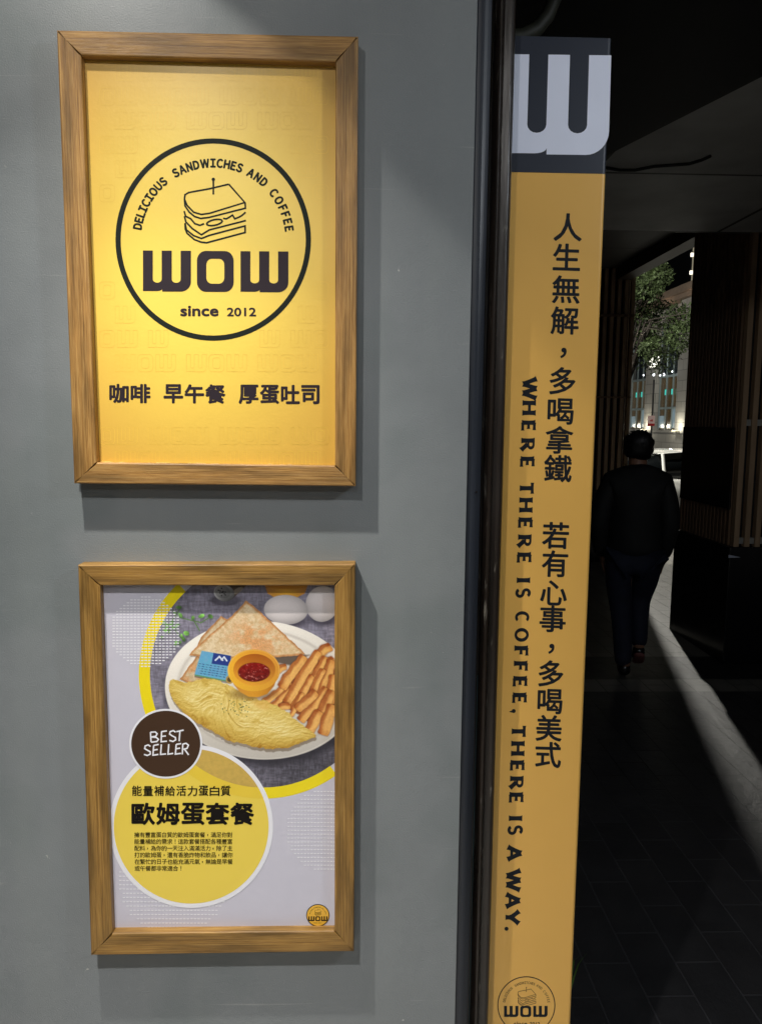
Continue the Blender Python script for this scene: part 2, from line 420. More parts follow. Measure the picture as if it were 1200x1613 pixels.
for i in range(9):
    t = i/8; pts.append((a+.0015+(b_-a-.003)*t, .006-.004*math.sin(math.pi*t)+.005*t))
pts += [(b_, .016), (b_, .15)]
extrude_profile(pts, 0, 2.86).build('slate_trim', slate, post)
pts = [(b_+.0003, .16), (b_+.0003, .036), (c_-.001, .036)]
for i in range(9):
    t = i/8; pts.append((c_+(d_-c_)*t, .03-.016*math.sin(math.pi*t*.75)))
pts += [(d_+.002, .024), (e_, .019)]
for i in range(6):
    t = i/5; pts.append((e_+(f_-e_)*math.sin(t*math.pi/2), .019+.012*(1-math.cos(t*math.pi/2))))
pts += [(f_, .045), (f_-.012, .05), (f_-.012, .16)]
extrude_profile(pts, 0, 2.86).build('lacquered_moulding', lac, post)
mb = MB(); mb.tube([at(750, 775, y=.0035)+Vector((0, .004, 0)), at(750, 775, y=.0035)+Vector((0, -.0012, 0))], .0017, 10); mb.build('nail_head', lac, post)
mb = MB(); mb.tube([(X0(763.2, .034), .0335, .3+.02*i) for i in range(48)], .0007, 6)
mb.build('worn_edge_line', mat('teal_scrape', (70, 100, 110), rough=.4, var=.5, scale=9), post)

# ------------------------------------------------------------------ framed posters
def framed(name, label, outer, inner, wood, T=.032, rec=.016):
    """outer, inner: photo pixels of the front face corners TL, TR, BR, BL"""
    fr = [at(*p, y=-T) for p in outer]; inn = [at(*p, y=-T) for p in inner]
    th = thing(name, ((fr[0].x+fr[1].x)/2, 0, fr[2].z), label, 'poster')
    for k in range(4):
        A, B, C, D = fr[k], fr[(k+1) % 4], inn[(k+1) % 4], inn[k]
        dirv = (B-A).normalized(); g = .00055
        A = A+dirv*g; D = D+dirv*g; B = B-dirv*g; C = C-dirv*g
        wn = (D-A)-dirv*(D-A).dot(dirv); wn.normalize()
        bv = .0022
        front = [A, B, C, D]
        # section: wall - outer side - rounded front edge - front - rounded inner edge - recess
        def row(P, Q, s0, s1, dy0): return None
        lines = []
        for o_, y in ((0, -.0003), (0, -T+bv), (bv*.35, -T+bv*.35), (bv, -T), ('i-', -T), ('i.', -T+bv*.35), ('i', -T+bv), ('i', -rec+.002)):
            if isinstance(o_, str):
                sh = {'i-': -bv, 'i.': -bv*.35, 'i': 0}[o_]
                # small wobble of the hand cut inner edge
                P, Q = D+wn*sh, C+wn*sh
            else: P, Q = A+wn*o_, B+wn*o_
            # keep the mitre: slide the ends along the rail so that they stay on the diagonal
            P = P.copy(); Q = Q.copy(); P.y = y; Q.y = y
            lines.append((P, Q))
        n = 14; m = MB(); ku = random.uniform(0, 9); vs = []; uvs = []
        acc = 0; last = None
        for P, Q in lines:
            if last is not None: acc += (P-last).length if (P-last).length < .06 else .03
            last = P
            for i in range(n+1):
                t = i/n; v = P.lerp(Q, t); vs.append(v); uvs.append(((v-A).dot(dirv)+ku, acc+ku*.37))
        L = len(lines)
        fs = [(j*(n+1)+i, (j+1)*(n+1)+i, (j+1)*(n+1)+i+1, j*(n+1)+i+1) for j in range(L-1) for i in range(n)]
        m.add(vs, fs)
        m.add([vs[j*(n+1)] for j in range(L)], [tuple(range(L))]); m.add([vs[j*(n+1)+n] for j in range(L)], [tuple(range(L))[::-1]])
        uvs += [uvs[j*(n+1)] for j in range(L)]+[uvs[j*(n+1)+n] for j in range(L)]
        o = m.build('frame_rail', wood, th)
        ul = o.data.uv_layers.new(name='grain')
        for li, lp in enumerate(o.data.loops): ul.data[li].uv = uvs[lp.vertex_index]
    return th

wood_u = wood_mat('brown_stained_timber', (86, 58, 26), (156, 114, 58), (204, 164, 100))
wood_l = wood_mat('golden_stained_timber', (86, 58, 24), (146, 108, 50), (190, 150, 82))
OU = [(89.7, 47.1), (564.3, 57), (560.4, 766), (117, 761.6)]; IU = [(127.8, 86.5), (528.5, 97.5), (527.5, 733.5), (152.5, 728.5)]
OL = [(123, 890), (559.6, 888.3), (557.5, 1499), (143.7, 1505)]; IL = [(158, 922.5), (527, 922.5), (527, 1467), (177, 1470.5)]
PY = -.0145
up = framed('framed_poster', 'yellow poster with a round sandwich emblem in the upper wooden frame', OU, IU, wood_u)
lo = framed('framed_poster', 'omelette meal poster in the lower wooden frame', OL, IL, wood_l)

def sheet_grid(name, x0, y0, x1, y1, nx, ny, plane, colfun, m, parent, wave=0):
    """printed sheet: pixel box laid on the plane as a grid whose ink colour is computed per vertex"""
    A, B = at(x0, y0, y=plane), at(x1, y1, y=plane)
    px = np.linspace(x0, x1, nx); py = np.linspace(y0, y1, ny); GX, GY = np.meshgrid(px, py)
    Dx, Dy = (GX-PW/2), (PH/2-GY)
    D = np.array(fwd)[None, None]*FPX+np.array(RT)[None, None]*Dx[..., None]+np.array(UP)[None, None]*Dy[..., None]
    t = (plane-CAM.y)/D[..., 1]; V = np.array(CAM)+D*t[..., None]
    col, keep = colfun(GX, GY)
    idx = np.arange(nx*ny).reshape(ny, nx)
    q = np.stack([idx[:-1, :-1], idx[1:, :-1], idx[1:, 1:], idx[:-1, 1:]], -1).reshape(-1, 4)
    if keep is not None:
        k = keep.ravel(); q = q[k[q].all(1)]
    used = np.unique(q); rm = -np.ones(nx*ny, int); rm[used] = np.arange(len(used)); q = rm[q]
    V = V.reshape(-1, 3)[used]; C = np.clip(col.reshape(-1, 3)[used]/255.0, 0, 1)
    C = np.where(C <= .04045, C/12.92, ((C+.055)/1.055)**2.4)
    V = V-np.array(parent.matrix_world.translation)
    me = bpy.data.meshes.new(name); me.vertices.add(len(V)); me.vertices.foreach_set('co', V.astype(np.float32).ravel())
    me.loops.add(len(q)*4); me.loops.foreach_set('vertex_index', q.astype(np.int32).ravel())
    me.polygons.add(len(q)); me.polygons.foreach_set('loop_start', np.arange(0, len(q)*4, 4, dtype=np.int32))
    me.update(calc_edges=True); me.validate()
    at_ = me.attributes.new('ink', 'FLOAT_COLOR', 'POINT')
    at_.data.foreach_set('color', np.concatenate([C, np.ones((len(C), 1))], 1).astype(np.float32).ravel())
    me.materials.append(m); o = bpy.data.objects.new(name, me); COL.objects.link(o); o.parent = parent
    return o

def vnoise(x, y, seed=0):
    r = np.random.default_rng(seed); T = r.random((256, 256))
    xi = np.floor(x).astype(int); yi = np.floor(y).astype(int); fx = x-xi; fy = y-yi
    fx = fx*fx*(3-2*fx); fy = fy*fy*(3-2*fy); g = lambda a, b: T[b % 256, a % 256]
    return (g(xi, yi)*(1-fx)+g(xi+1, yi)*fx)*(1-fy)+(g(xi, yi+1)*(1-fx)+g(xi+1, yi+1)*fx)*fy
def fbm(x, y, seed=0, n=4):
    s = 0; a = .5
    for i in range(n): s = s+a*vnoise(x*2**i, y*2**i, seed+i); a *= .5
    return s/(1-.5**n)

# ---- upper poster: print
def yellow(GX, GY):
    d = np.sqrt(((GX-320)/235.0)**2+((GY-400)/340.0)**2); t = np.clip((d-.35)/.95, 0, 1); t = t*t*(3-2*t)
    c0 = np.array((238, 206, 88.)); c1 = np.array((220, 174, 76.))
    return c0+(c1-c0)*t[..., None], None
ym = attr_mat('yellow_print', .36); film_bump(ym)
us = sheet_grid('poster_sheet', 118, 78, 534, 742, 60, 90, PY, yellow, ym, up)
ink = mat('dark_ink', (46, 38, 44), rough=.5, var=.05, spec=.15); gink = mat('green_black_ink', (30, 35, 30), rough=.5, var=.05, spec=.12)
upd()
# tone on tone pattern of the brand letters
zones = {}
for r in range(17):
    y0 = 100+r*38.2; off = (-70, -18)[r % 2]
    for c in range(5):
        x0 = 140+off+c*112
        for kind, a, b in (('w', 0, .33), ('o', .371, .624), ('w', .671, 1.0)):
            xa, xb = x0+95*a, x0+95*b
            if xa < 138 or xb > 522: continue
            cx, cy = (xa+xb)/2, y0+13
            if ((cx-336)/172)**2+((cy-377)/178)**2 < 1: continue
            if 592 < cy < 648: continue
            f = lambda u, v: (xa+(xb-xa)*u, y0+27*v)
            zn_ = 'above' if cy < 215 else 'below' if cy > 648 else 'under' if cy > 540 else ('left' if cx < 336 else 'right')+str(cy < 400)
            zar = zones.setdefault(zn_, Art(PY, 1))
            for l in ([letter_w(f)] if kind == 'w' else list(letter_o(f))): zar.stroke(l, .8, closed=True)
tone = mat('deep_yellow_ink', (231, 191, 80), rough=.36, var=.1, scale=12)
for zar in zones.values(): zar.build('tone_pattern', tone, us)
# emblem
F1 = lambda x, y: (60+.45*x, 30+.45*y)
ar = Art(PY, 2); ar.ring((336.1, 377.3), 153.8, 159.4, 8.2); ar.build('emblem_ring', gink, us)
ar = Art(PY, 2); emblem_lines(ar, F1, .45, bold=2.0); ar.build('emblem_drawing', gink, us)
ar = Art(PY, 2); wow(ar, 225.6, 394.5, 454.3, 459, skew=1.6); ar.build('brand_letters', ink, us)
ar = Art(PY, 2); ar.text('since', (284.3, 481.5, 344.5, 498.5), .9); ar.text('2012', (357.5, 484.5, 403.5, 498.5), .55); ar.build('date_line', ink, us)
for wd in ((('咖', 172.5, 203.5), ('啡', 206, 237.5)), (('早', 258, 289), ('午', 291, 322), ('餐', 323.5, 355.5)), (('厚', 376, 407.5), ('蛋', 409.5, 440), ('吐', 442.5, 472.5), ('司', 474.5, 503.5))):
    ar = Art(PY, 2)
    for ch, x0, x1 in wd: dy = (x0-172)*.006; ar.text(ch, (x0, 604.5+dy, x1, 635+dy), 1.15)
    ar.build('caption_word', ink, us)
# raw lip of wood along the bottom rail, where paint was scraped off
ar = MB(); pa = [at(x, 728.6+(x-152)*.0133+random.uniform(-.8, .8), y=-.0155) for x in np.linspace(153, 526, 60)]
ar.tube(pa, [.0007+.0007*random.random() for _ in pa], 6); ar.build('raw_lip', mat('raw_wood', (205, 170, 110), rough=.7, var=.3), up)

# ---- lower poster: print
sh = mat('poster_paper', (206, 204, 217), rough=.34, var=.012, scale=5); film_bump(sh)
def plain(GX, GY): return np.ones(GX.shape+(3,))*np.array((206, 204, 216.)), None
ls_ = sheet_grid('poster_sheet', 150, 916, 534, 1477, 40, 60, PY, plain, sh, lo); ls_.data.attributes.remove(ls_.data.attributes['ink']); upd()
XR = 526.6
def clipc(c, R0, x1=534, n=120):
    return [(min(x1, c[0]+R0*math.cos(2*math.pi*i/n)), max(916, c[1]+R0*math.sin(2*math.pi*i/n))) for i in range(n)]
RC = (415, 1062)
ar = Art(PY, 1); ar.ring(RC, 196, 196, 17.5, 140)
bright = mat('bright_yellow_ink', (246, 224, 30), rough=.34, var=.03)
# trim the ring where it would leave the sheet
ar2 = Art(PY, 1)
for i in range(200):
    a0, a1 = 2*math.pi*i/200, 2*math.pi*(i+1)/200
    q = [(RC[0]+r*math.cos(a), RC[1]+r*math.sin(a)) for r, a in ((196, a0), (178.5, a0), (178.5, a1), (196, a1))]
    if all(p[0] < 533 and p[1] > 917 for p in q): ar2.mb.add([at(*p, y=PY-.00013) for p in q], [(0, 1, 2, 3)])
ar2.build('picture_border', bright, ls_)

Z = lambda x, y: (100+.41667*x, 860+.41667*y)
def food(GX, GY):
    X = (GX-100)/.41667; Y = (GY-860)/.41667        # drawing units
    H = X.shape; img = np.zeros(H+(3,))
    def mix(mask, col):
        nonlocal img
        m_ = np.clip(mask, 0, 1)[..., None]; img = img*(1-m_)+np.asarray(col)*m_
    def ell(cx, cy, rx, ry, ang=0, soft=2.0):
        c, s = math.cos(R_(ang)), math.sin(R_(ang)); dx, dy = X-cx, Y-cy; u = (dx*c+dy*s)/rx; v = (-dx*s+dy*c)/ry
        d = np.sqrt(u*u+v*v); return np.clip((1-d)*min(rx, ry)/soft+.5, 0, 1), u, v, d
    def poly(pts, soft=2.0, warp=0, seed=3):
        xx = X+(fbm(X/14, Y/14, seed)-.5)*warp; yy = Y+(fbm(X/14, Y/14, seed+9)-.5)*warp
        ins = np.zeros(H, bool); dist = np.full(H, 1e9); n = len(pts)
        for i in range(n):
            (x1, y1), (x2, y2) = pts[i], pts[(i+1) % n]
            cond = ((y1 > yy) != (y2 > yy)); ins ^= cond & (xx < (x2-x1)*(yy-y1)/((y2-y1) or 1e-9)+x1)
            l2 = (x2-x1)**2+(y2-y1)**2; t = np.clip(((xx-x1)*(x2-x1)+(yy-y1)*(y2-y1))/l2, 0, 1)
            dist = np.minimum(dist, np.hypot(xx-x1-t*(x2-x1), yy-y1-t*(y2-y1)))
        sd = np.where(ins, dist, -dist); return np.clip(sd/soft+.5, 0, 1), sd
    # woven cloth
    wv = .5*np.sin(X*1.35+6*fbm(X/30, Y/9, 1))+.5*np.sin(Y*1.35+6*fbm(X/9, Y/30, 2)); f1 = fbm(X/5, Y/22, 4); f2 = fbm(X/22, Y/5, 5)
    shade = np.clip((X-480)/420, 0, 1)*np.clip((Y-380)/300, 0, 1)+.55*np.clip(1-np.hypot((X-430)/110, (Y-190)/70), 0, 1)
    base = 138+34*(f1+f2-1)*1.6+9*wv-52*np.clip(shade, 0, 1)
    img = np.stack([base*1.0, base*.97, base*1.09], -1)
    img *= (1-.22*np.clip((fbm(X/160, Y/160, 8)-.5)*2, 0, 1))[..., None]
    # shaker
    mk, sd = poly([(612, 140), (700, 140), (640, 200), (600, 190)]); mix(mk, (88, 74, 62))
    mix(ell(660, 168, 22, 9, -30)[0]*.6, (190, 180, 165))
    mk, u, v, d = ell(612, 205, 55, 22, 0, 6); mix(mk*.55, (50, 46, 54))
    mk, u, v, d = ell(608, 178, 39, 31, 15); sv = 150-60*u-40*v; mix(mk, np.stack([sv]*3, -1)); mix(ell(602, 174, 30, 24, 15)[0], np.stack([118-40*u-30*v]*3, -1))
    for k in range(12): mix(ell(602+16*math.cos(k*.9)*(k % 3+.4)/2.2, 174+13*math.sin(k*.9)*(k % 3+.4)/2.2, 2.6, 2.6)[0], (35, 33, 36))
    # cup behind the eggs
    mk, sd = poly([(760, 145), (925, 145), (912, 180), (880, 196), (800, 196), (772, 180)]); mix(mk, np.stack([235-40*np.abs(X-842)/80, 178-45*np.abs(X-842)/80, 70-10*(Y-150)/40], -1))
    mix(ell(842, 150, 74, 14)[0], (206, 140, 50))
    # eggs
    for cx, cy, rx, ry, an in ((978, 219, 62, 68, 10), (841, 241, 83, 56, 3)):
        mix(ell(cx+6, cy+ry*.72, rx*.95, ry*.5, 0, 18)[0]*.75, (58, 54, 66))
        mk, u, v, d = ell(cx, cy, rx, ry, an); sh_ = np.clip(1-.16*d**3-.14*np.clip(v+.1, 0, 1)-.05*u, 0, 1)
        mix(mk, np.stack([236*sh_, 228*sh_, 228*sh_], -1))
    # sprigs
    for (x1, y1), (x2, y2) in (((430, 268), (520, 290)), ((520, 290), (556, 268)), ((490, 275), (515, 320)), ((455, 360), (410, 300)), ((440, 240), (400, 300))):
        t = np.clip(((X-x1)*(x2-x1)+(Y-y1)*(y2-y1))/((x2-x1)**2+(y2-y1)**2), 0, 1); d = np.hypot(X-x1-t*(x2-x1), Y-y1-t*(y2-y1)); mix(np.clip((2-d)/2+.5, 0, 1), (96, 132, 74))
    LV = [(437, 232, 11), (443, 262, 10), (490, 272, 8), (522, 265, 12), (556, 266, 10), (392, 300, 12), (410, 292, 10), (465, 330, 11), (455, 352, 10), (425, 368, 9), (372, 345, 8), (385, 318, 10), (400, 322, 8), (432, 300, 9), (418, 310, 8), (448, 340, 8), (440, 366, 8), (378, 290, 8), (420, 250, 8)]
    for i, (cx, cy, r) in enumerate(LV):
        mk = ell(cx+4, cy+6, r, r*.7, i*37, 6)[0]; mix(mk*.45, (70, 70, 80))
    for i, (cx, cy, r) in enumerate(LV):
        mk, u, v, d = ell(cx, cy, r, r*(.55+.3*((i*7) % 5)/5), i*53, 3); tone = (.75, 1.02, .9, 1.16)[i % 4]; g = tone*(1-.28*u+.5*(fbm(X/5, Y/5, i)-.5)); mix(mk*.95, np.stack([112*g, 170*g, 78*g], -1))
    # plate
    mk = ell(752, 568, 366, 262, 4, 26)[0]; mix(mk*.75, (44, 42, 50))
    mk, u, v, d = ell(745, 545, 361, 262, 4); lit = 1-.10*v-.05*u; mix(mk, np.stack([234*lit, 228*lit, 218*lit], -1))
    mix(np.clip(1-np.abs(d-.985)/.012, 0, 1)*.5, (246, 242, 235))
    mix(np.clip(1-np.abs(d-.86)/.035, 0, 1)*.38, (160, 150, 140)); mix(np.clip(1-np.abs(d-.90)/.02, 0, 1)*.4*(v < 0), (240, 236, 228))
    mix(np.clip((.86-d)/.1, 0, 1)*.15, (196, 188, 176)); mix(np.clip((d-.87)/.03, 0, 1)*(d < 1)*np.clip(v-.2, 0, 1)*.35, (176, 168, 158))
    def toast(pts, seed, brown=None, dark=1.0):
        mk, sd = poly(pts, 2, 6, seed); mix(np.roll(np.roll(mk, 4, 0), 3, 1)*.4, (90, 76, 66))
        n = fbm(X/9, Y/9, seed+20); n2 = fbm(X/3.5, Y/3.5, seed+30)
        col = np.stack([230+18*(n-.5)*2+14*(n2-.5)*2, 204+26*(n-.5)*2+18*(n2-.5)*2, 162+36*(n-.5)*2+22*(n2-.5)*2], -1)*dark
        mix(mk, col); cr_ = np.clip((10-sd)/7, 0, 1)*mk; mix(cr_*.85, np.array((196, 128, 70))*dark*(.8+.4*n[..., None]))
        if brown is not None:
            cx, cy, rx, ry = brown; b = ell(cx, cy, rx, ry, 8, 70)[0]*np.clip((fbm(X/26, Y/18, seed+50)-.3)*3.4, 0, 1)*(.65+.5*n); mix(b*mk*.66, np.array((222, 142, 78))*(.82+.4*n2[..., None]))
    toast([(520, 345), (596, 264), (640, 290), (600, 350), (500, 395)], 41, None, .93)
    toast([(440, 505), (505, 415), (560, 440), (560, 520), (480, 520)], 42, (480, 480, 40, 40), .92)
    mk, sd = poly([(800, 415), (930, 412), (860, 452), (800, 440)], 8); mix(mk*.75, (66, 50, 40))
    toast([(690, 207), (720, 228), (915, 408), (860, 418), (700, 424), (560, 422), (476, 414), (486, 398), (560, 330), (640, 262)], 43, (735, 352, 100, 66))
    # butter packet
    mk, sd = poly([(523, 396), (634, 415), (626, 514), (496, 490), (500, 470)], 2); mix(np.roll(mk, 5, 0)*.5, (60, 50, 44))
    mix(mk, np.stack([96+30*fbm(X/12, Y/12, 50), 168+20*fbm(X/12, Y/12, 51), 214+0*X], -1))
    m2, _ = poly([(568, 404), (634, 415), (630, 455), (560, 445)], 2); mix(m2*mk, (44, 66, 142))
    for k, (x1, y1, x2, y2) in enumerate(((575, 432, 590, 418), (590, 418, 602, 432), (598, 430, 608, 420), (608, 420, 618, 434))):
        t = np.clip(((X-x1)*(x2-x1)+(Y-y1)*(y2-y1))/((x2-x1)**2+(y2-y1)**2), 0, 1); mix(np.clip((4-np.hypot(X-x1-t*(x2-x1), Y-y1-t*(y2-y1)))/2, 0, 1), (226, 234, 244))
    for r in range(5):
        yy = 452+r*9+(X-560)*.16; mix((np.abs(Y-yy) < 2)*(np.sin(X*1.1+r*2)+np.sin(X*.43+r) > -.2)*(X > 512)*(X < 616)*mk*.7, (40, 70, 130))
    mix((Y > 486+(X-500)*.19)*mk*.8, (96, 150, 70))
    mk = ell(629, 505, 15, 16)[0]; mix(mk, (186, 150, 84)); mix(ell(629, 505, 9, 9)[0], (96, 74, 40))
    # fries
    mk, sd = poly([(830, 485), (880, 455), (950, 425), (990, 440), (1040, 470), (1040, 640), (985, 655), (930, 665), (870, 628), (800, 585)], 6, 10, 59); mix(mk*.85, np.stack([128+60*(fbm(X/14, Y/14, 58)-.5), 60+40*(fbm(X/14, Y/14, 58)-.5), 24+0*X], -1))
    FR = [(760, 592, 850, 515, 15), (786, 606, 860, 540, 14), (808, 466, 838, 460, 14), (962, 412, 1004, 384, 17), (832, 530, 905, 425, 22), (925, 485, 1015, 428, 15),
          (938, 520, 985, 425, 17), (962, 565, 1012, 440, 19), (866, 612, 938, 498, 19), (846, 585, 962, 408, 19), (1010, 590, 1020, 495, 18), (820, 612, 850, 600, 13), (903, 655, 988, 545, 21),
          (858, 640, 902, 560, 11), (972, 632, 1014, 556, 20), (925, 702, 968, 636, 20), (985, 704, 1016, 612, 24), (948, 545, 978, 470, 14), (888, 614, 948, 556, 17)]
    for i, (x1, y1, x2, y2, r) in enumerate(FR):
        L = math.hypot(x2-x1, y2-y1); ux, uy = (x2-x1)/L, (y2-y1)/L; qx, qy = X-x1, Y-y1
        al = qx*ux+qy*uy; pe = qx*uy-qy*ux; pe = pe+3.5*np.sin(al/L*2.6+i)+(fbm(X/26, Y/26, 60+i, 2)-.5)*9
        rr_ = 1.1*r*(1-.16*np.abs(al/L-.45))*(.86+.2*((i*5) % 4)/4)
        e = np.maximum(np.abs(al-L/2)-(L/2+r*.5)+np.abs(pe)*.16*((i % 3)-.4), np.abs(pe)-rr_)      # sawn ends, not round ones
        rd = np.hypot(np.maximum(np.abs(al-L/2)-(L/2+r*.5-7), 0), np.maximum(np.abs(pe)-(rr_-7), 0))-7; e = np.maximum(e, rd)
        mix(np.clip((5-e)/7, 0, 1)*.5, (104, 46, 16))
        sv = pe/r; n = fbm(al/30+i*7, pe/9, 80+i); n2 = fbm(X/5, Y/5, 70+i, 2)
        face = 1/(1+np.exp(np.clip((sv-.18-.15*math.sin(i*2.1))*11, -40, 40)))         # the light upper face and the darker cut side
        endb = np.clip(1-np.minimum(al+r*.5, L+r*.5-al)/(r*1.1), 0, 1)
        lit = .70+.38*face+.20*(n-.5)+.12*(n2-.5)-.16*endb-.16*np.clip(np.abs(sv)-.72, 0, 1)/.28
        mix(np.clip(.5-e/2, 0, 1), np.stack([np.minimum(246, 232*np.power(np.clip(lit, .1, 2), .6)), 160*lit+12*face-8*endb, 82*lit+16*face-14*endb], -1))
    # omelette
    om = [(398, 512), (418, 500), (440, 512), (480, 516), (520, 500), (560, 502), (610, 520), (660, 545), (700, 570), (760, 585), (800, 602), (850, 630), (890, 668), (952, 712), (945, 726), (900, 742), (850, 762), (800, 767), (740, 764), (690, 752), (620, 735), (560, 700), (520, 676), (470, 645), (430, 605), (405, 560)]
    mk, sd = poly(om, 3, 14, 90); mix(np.roll(np.roll(mk, 9, 0), 2, 1)*.5, (96, 76, 56))
    ca, sa = math.cos(R_(20)), math.sin(R_(20)); sx_ = (X-400)*ca+(Y-515)*sa; tx_ = -(X-400)*sa+(Y-515)*ca
    swirl = np.exp(-((X-600)/90)**2-((Y-600)/60)**2)
    ws = sx_+46*(fbm(X/70, Y/70, 91, 3)-.5)*2+40*swirl; wt = tx_+34*(fbm(X/80, Y/80, 93, 3)-.5)*2+.0011*(sx_-270)**2-50*swirl*np.sin(sx_/40)
    lean = np.clip((300-sx_)/260, 0, 1); wt = wt+lean*.75*ws
    hgt = 1-np.abs(fbm(ws/58, wt/24, 94, 3)-.5)*2; hg2 = 1-np.abs(fbm(ws/22, wt/13, 96, 3)-.5)*2; fine = fbm(X/6, Y/6, 98, 3)
    fld = hgt*1.0+hg2*.5+fine*.34; gy, gx = np.gradient(fld); st_ = (X[0, 1]-X[0, 0]); sl = np.clip((gx*.5+gy*1.0)/st_*13, -1.1, 1.1)
    h = np.clip(sd/60, 0, 1); lit = .90+.12*np.sqrt(h)+.095*sl+.10*(fbm(X/60, Y/60, 99, 2)-.5)-.30*np.clip(fbm(ws/40, wt/15, 95, 3)-.60, 0, 1)*3
    lit = lit-.26*np.clip((tx_-62+.0009*(sx_-270)**2)/90, 0, 1)
    lit = np.clip(lit, .45, 1.18)
    mix(mk, np.stack([np.minimum(250, 236*np.power(lit, .55)), np.minimum(238, 209*np.power(lit, .9)), np.minimum(190, 116*lit**1.9+26*np.clip(lit-.95, 0, 1)*4)], -1))
    mix(ell(750, 600, 34, 18, 20, 14)[0]*mk*.35, (240, 180, 90))
    for k in range(46):
        cx, cy = 655+rng.normal(0, 30), 612+rng.normal(0, 18); mix(ell(cx, cy, 2.2, 1.5, k*40, 1.2)[0]*mk*.8, (74, 84, 36))
    # sauce cup
    mix(ell(716, 560, 80, 22, 0, 16)[0]*.5, (100, 66, 30))
    mk, sd = poly([(622, 470), (818, 470), (796, 530), (770, 560), (735, 572), (700, 570), (668, 552), (645, 525)], 3); sx_ = (X-720)/98; mix(mk, np.stack([226-46*np.abs(sx_)**2-12*sx_, 158-52*np.abs(sx_)**2-14*sx_, 48-16*sx_+0*Y], -1))
    mk, u, v, d = ell(720, 470, 99, 79); mix(mk, np.stack([238-14*u, 172-18*u+6*v, 56+0*u], -1)); mix(np.clip(1-np.abs(d-.965)/.03, 0, 1)*.5*(v < .3), (255, 216, 120))
    mk, u, v, d = ell(722, 468, 79, 60); mix(mk, np.stack([208+30*v-12*u, 132+36*v-10*u, 42+14*v], -1))
    mk, u, v, d = ell(721, 477, 60, 36, 0); n = fbm(X/9, Y/7, 120); mix(mk, np.stack([122+70*(n-.45)-22*v, 24+30*(n-.5), 20+22*(n-.5)], -1))
    mix(mk*np.clip((fbm(X/7, Y/4, 121)-.66)*9, 0, 1)*.8, (226, 150, 140)); mix(np.clip(1-np.abs(d-1)/.06, 0, 1)*.45, (110, 60, 24))
    img *= (1+.05*(fbm(X/2.2, Y/2.2, 130, 2)-.5))[..., None]
    keep = ((GX-RC[0])**2+(GY-RC[1])**2 < 179.3**2)
    return img, keep
fm = attr_mat('photo_print', .34); film_bump(fm)
sheet_grid('food_picture', 230, 917, 533, 1243, 560, 600, PY-.00007, food, fm, ls_)
white = mat('white_ink', (240, 240, 246), rough=.34, var=.01)
# halftone dash circles
ar = Art(PY, 2)
def dashes(c, R0, sp, dl, w_, xmax=XR+4, cond=None, x0=0):
    n = int(R0/sp)+1
    for j in range(-n, n+1):
        yy = c[1]+j*sp
        if abs(j*sp) > R0: continue
        half = math.sqrt(R0*R0-(j*sp)**2); i0 = int(half/dl)
        for i in range(-i0, i0+1):
            xx = c[0]+i*dl
            if xx+dl*.3 > xmax or xx < 152 or (cond and not cond(xx, yy)): continue
            ar.mb.add([at(xx+p*dl*.36, yy+q*w_/2, y=ar.y) for p, q in ((-1, -1), (-1, 1), (1, 1), (1, -1))], [(0, 1, 2, 3)])
dashes((230, 995), 55.5, 4.55, 5.6, 1.7)
dashes((517, 1308), 66, 6.1, 5.2, 1.5)
dashes((274, 1387), 86, 6.7, 5.6, 1.6, cond=lambda x, y: y < 1469)
ar.build('dash_pattern', white, ls_)
# yellow information disc
YC = (301.5, 1301.5)
ar = Art(PY, 4); ar.poly([(max(160, YC[0]+128.7*math.cos(2*math.pi*i/120)), YC[1]+128.7*math.sin(2*math.pi*i/120)) for i in range(120)]); disc = ar.build('information_disc', white, ls_)
def soft_yellow(): return mat('soft_yellow_ink', (242, 214, 84), rough=.34, var=.015, scale=6)
sy = soft_yellow()
ar = Art(PY, 5); ar.poly([(max(160, YC[0]+121.8*math.cos(2*math.pi*i/120)), YC[1]+121.8*math.sin(2*math.pi*i/120)) for i in range(120)]); ar.build('disc_face', sy, ls_)
def lens(R0):
    out = []
    for i in range(720):
        a = 2*math.pi*i/720; p = (YC[0]+121.8*math.cos(a), YC[1]+121.8*math.sin(a))
        if math.hypot(p[0]-RC[0], p[1]-RC[1]) < R0: out.append((a, p))
    # arc of the disc (contiguous through the top), closed by the arc of the picture circle
    ks = [i for i in range(len(out)) if out[i][0]-out[i-1][0] > .05 and i > 0]
    if ks: out = out[ks[0]:]+out[:ks[0]]
    pts = [p for _, p in out]; A, B = pts[-1], pts[0]
    a0 = math.atan2(A[1]-RC[1], A[0]-RC[0]); a1 = math.atan2(B[1]-RC[1], B[0]-RC[0])
    if a1-a0 > math.pi: a1 -= 2*math.pi
    if a0-a1 > math.pi: a1 += 2*math.pi
    return pts+[(RC[0]+R0*math.cos(a0+(a1-a0)*i/60), RC[1]+R0*math.sin(a0+(a1-a0)*i/60)) for i in range(1, 60)]
ar = Art(PY, 6); ar.poly(lens(196)); ar.build('ring_overprint', mat('overprint_yellow_ink', (240, 208, 66), rough=.34, var=.02), ls_)
ar = Art(PY, 7); ar.poly(lens(178.5)); ar.build('picture_overprint', mat('overprint_tan_ink', (208, 174, 86), rough=.34, var=.10, scale=160), ls_)
ar = Art(PY, 8); ar.disc((261.5, 1171.5), 57.6, 55); badge = ar.build('badge', white, ls_)
ar = Art(PY, 9); ar.disc((261.5, 1171.5), 54.4, 51.9); ar.build('badge_face', mat('brown_ink', (70, 50, 36), rough=.5, var=.04, spec=.2), ls_)
ar = Art(PY, 10); Q = lambda x, y: (100+.41667*x, 1100+.41667*y)
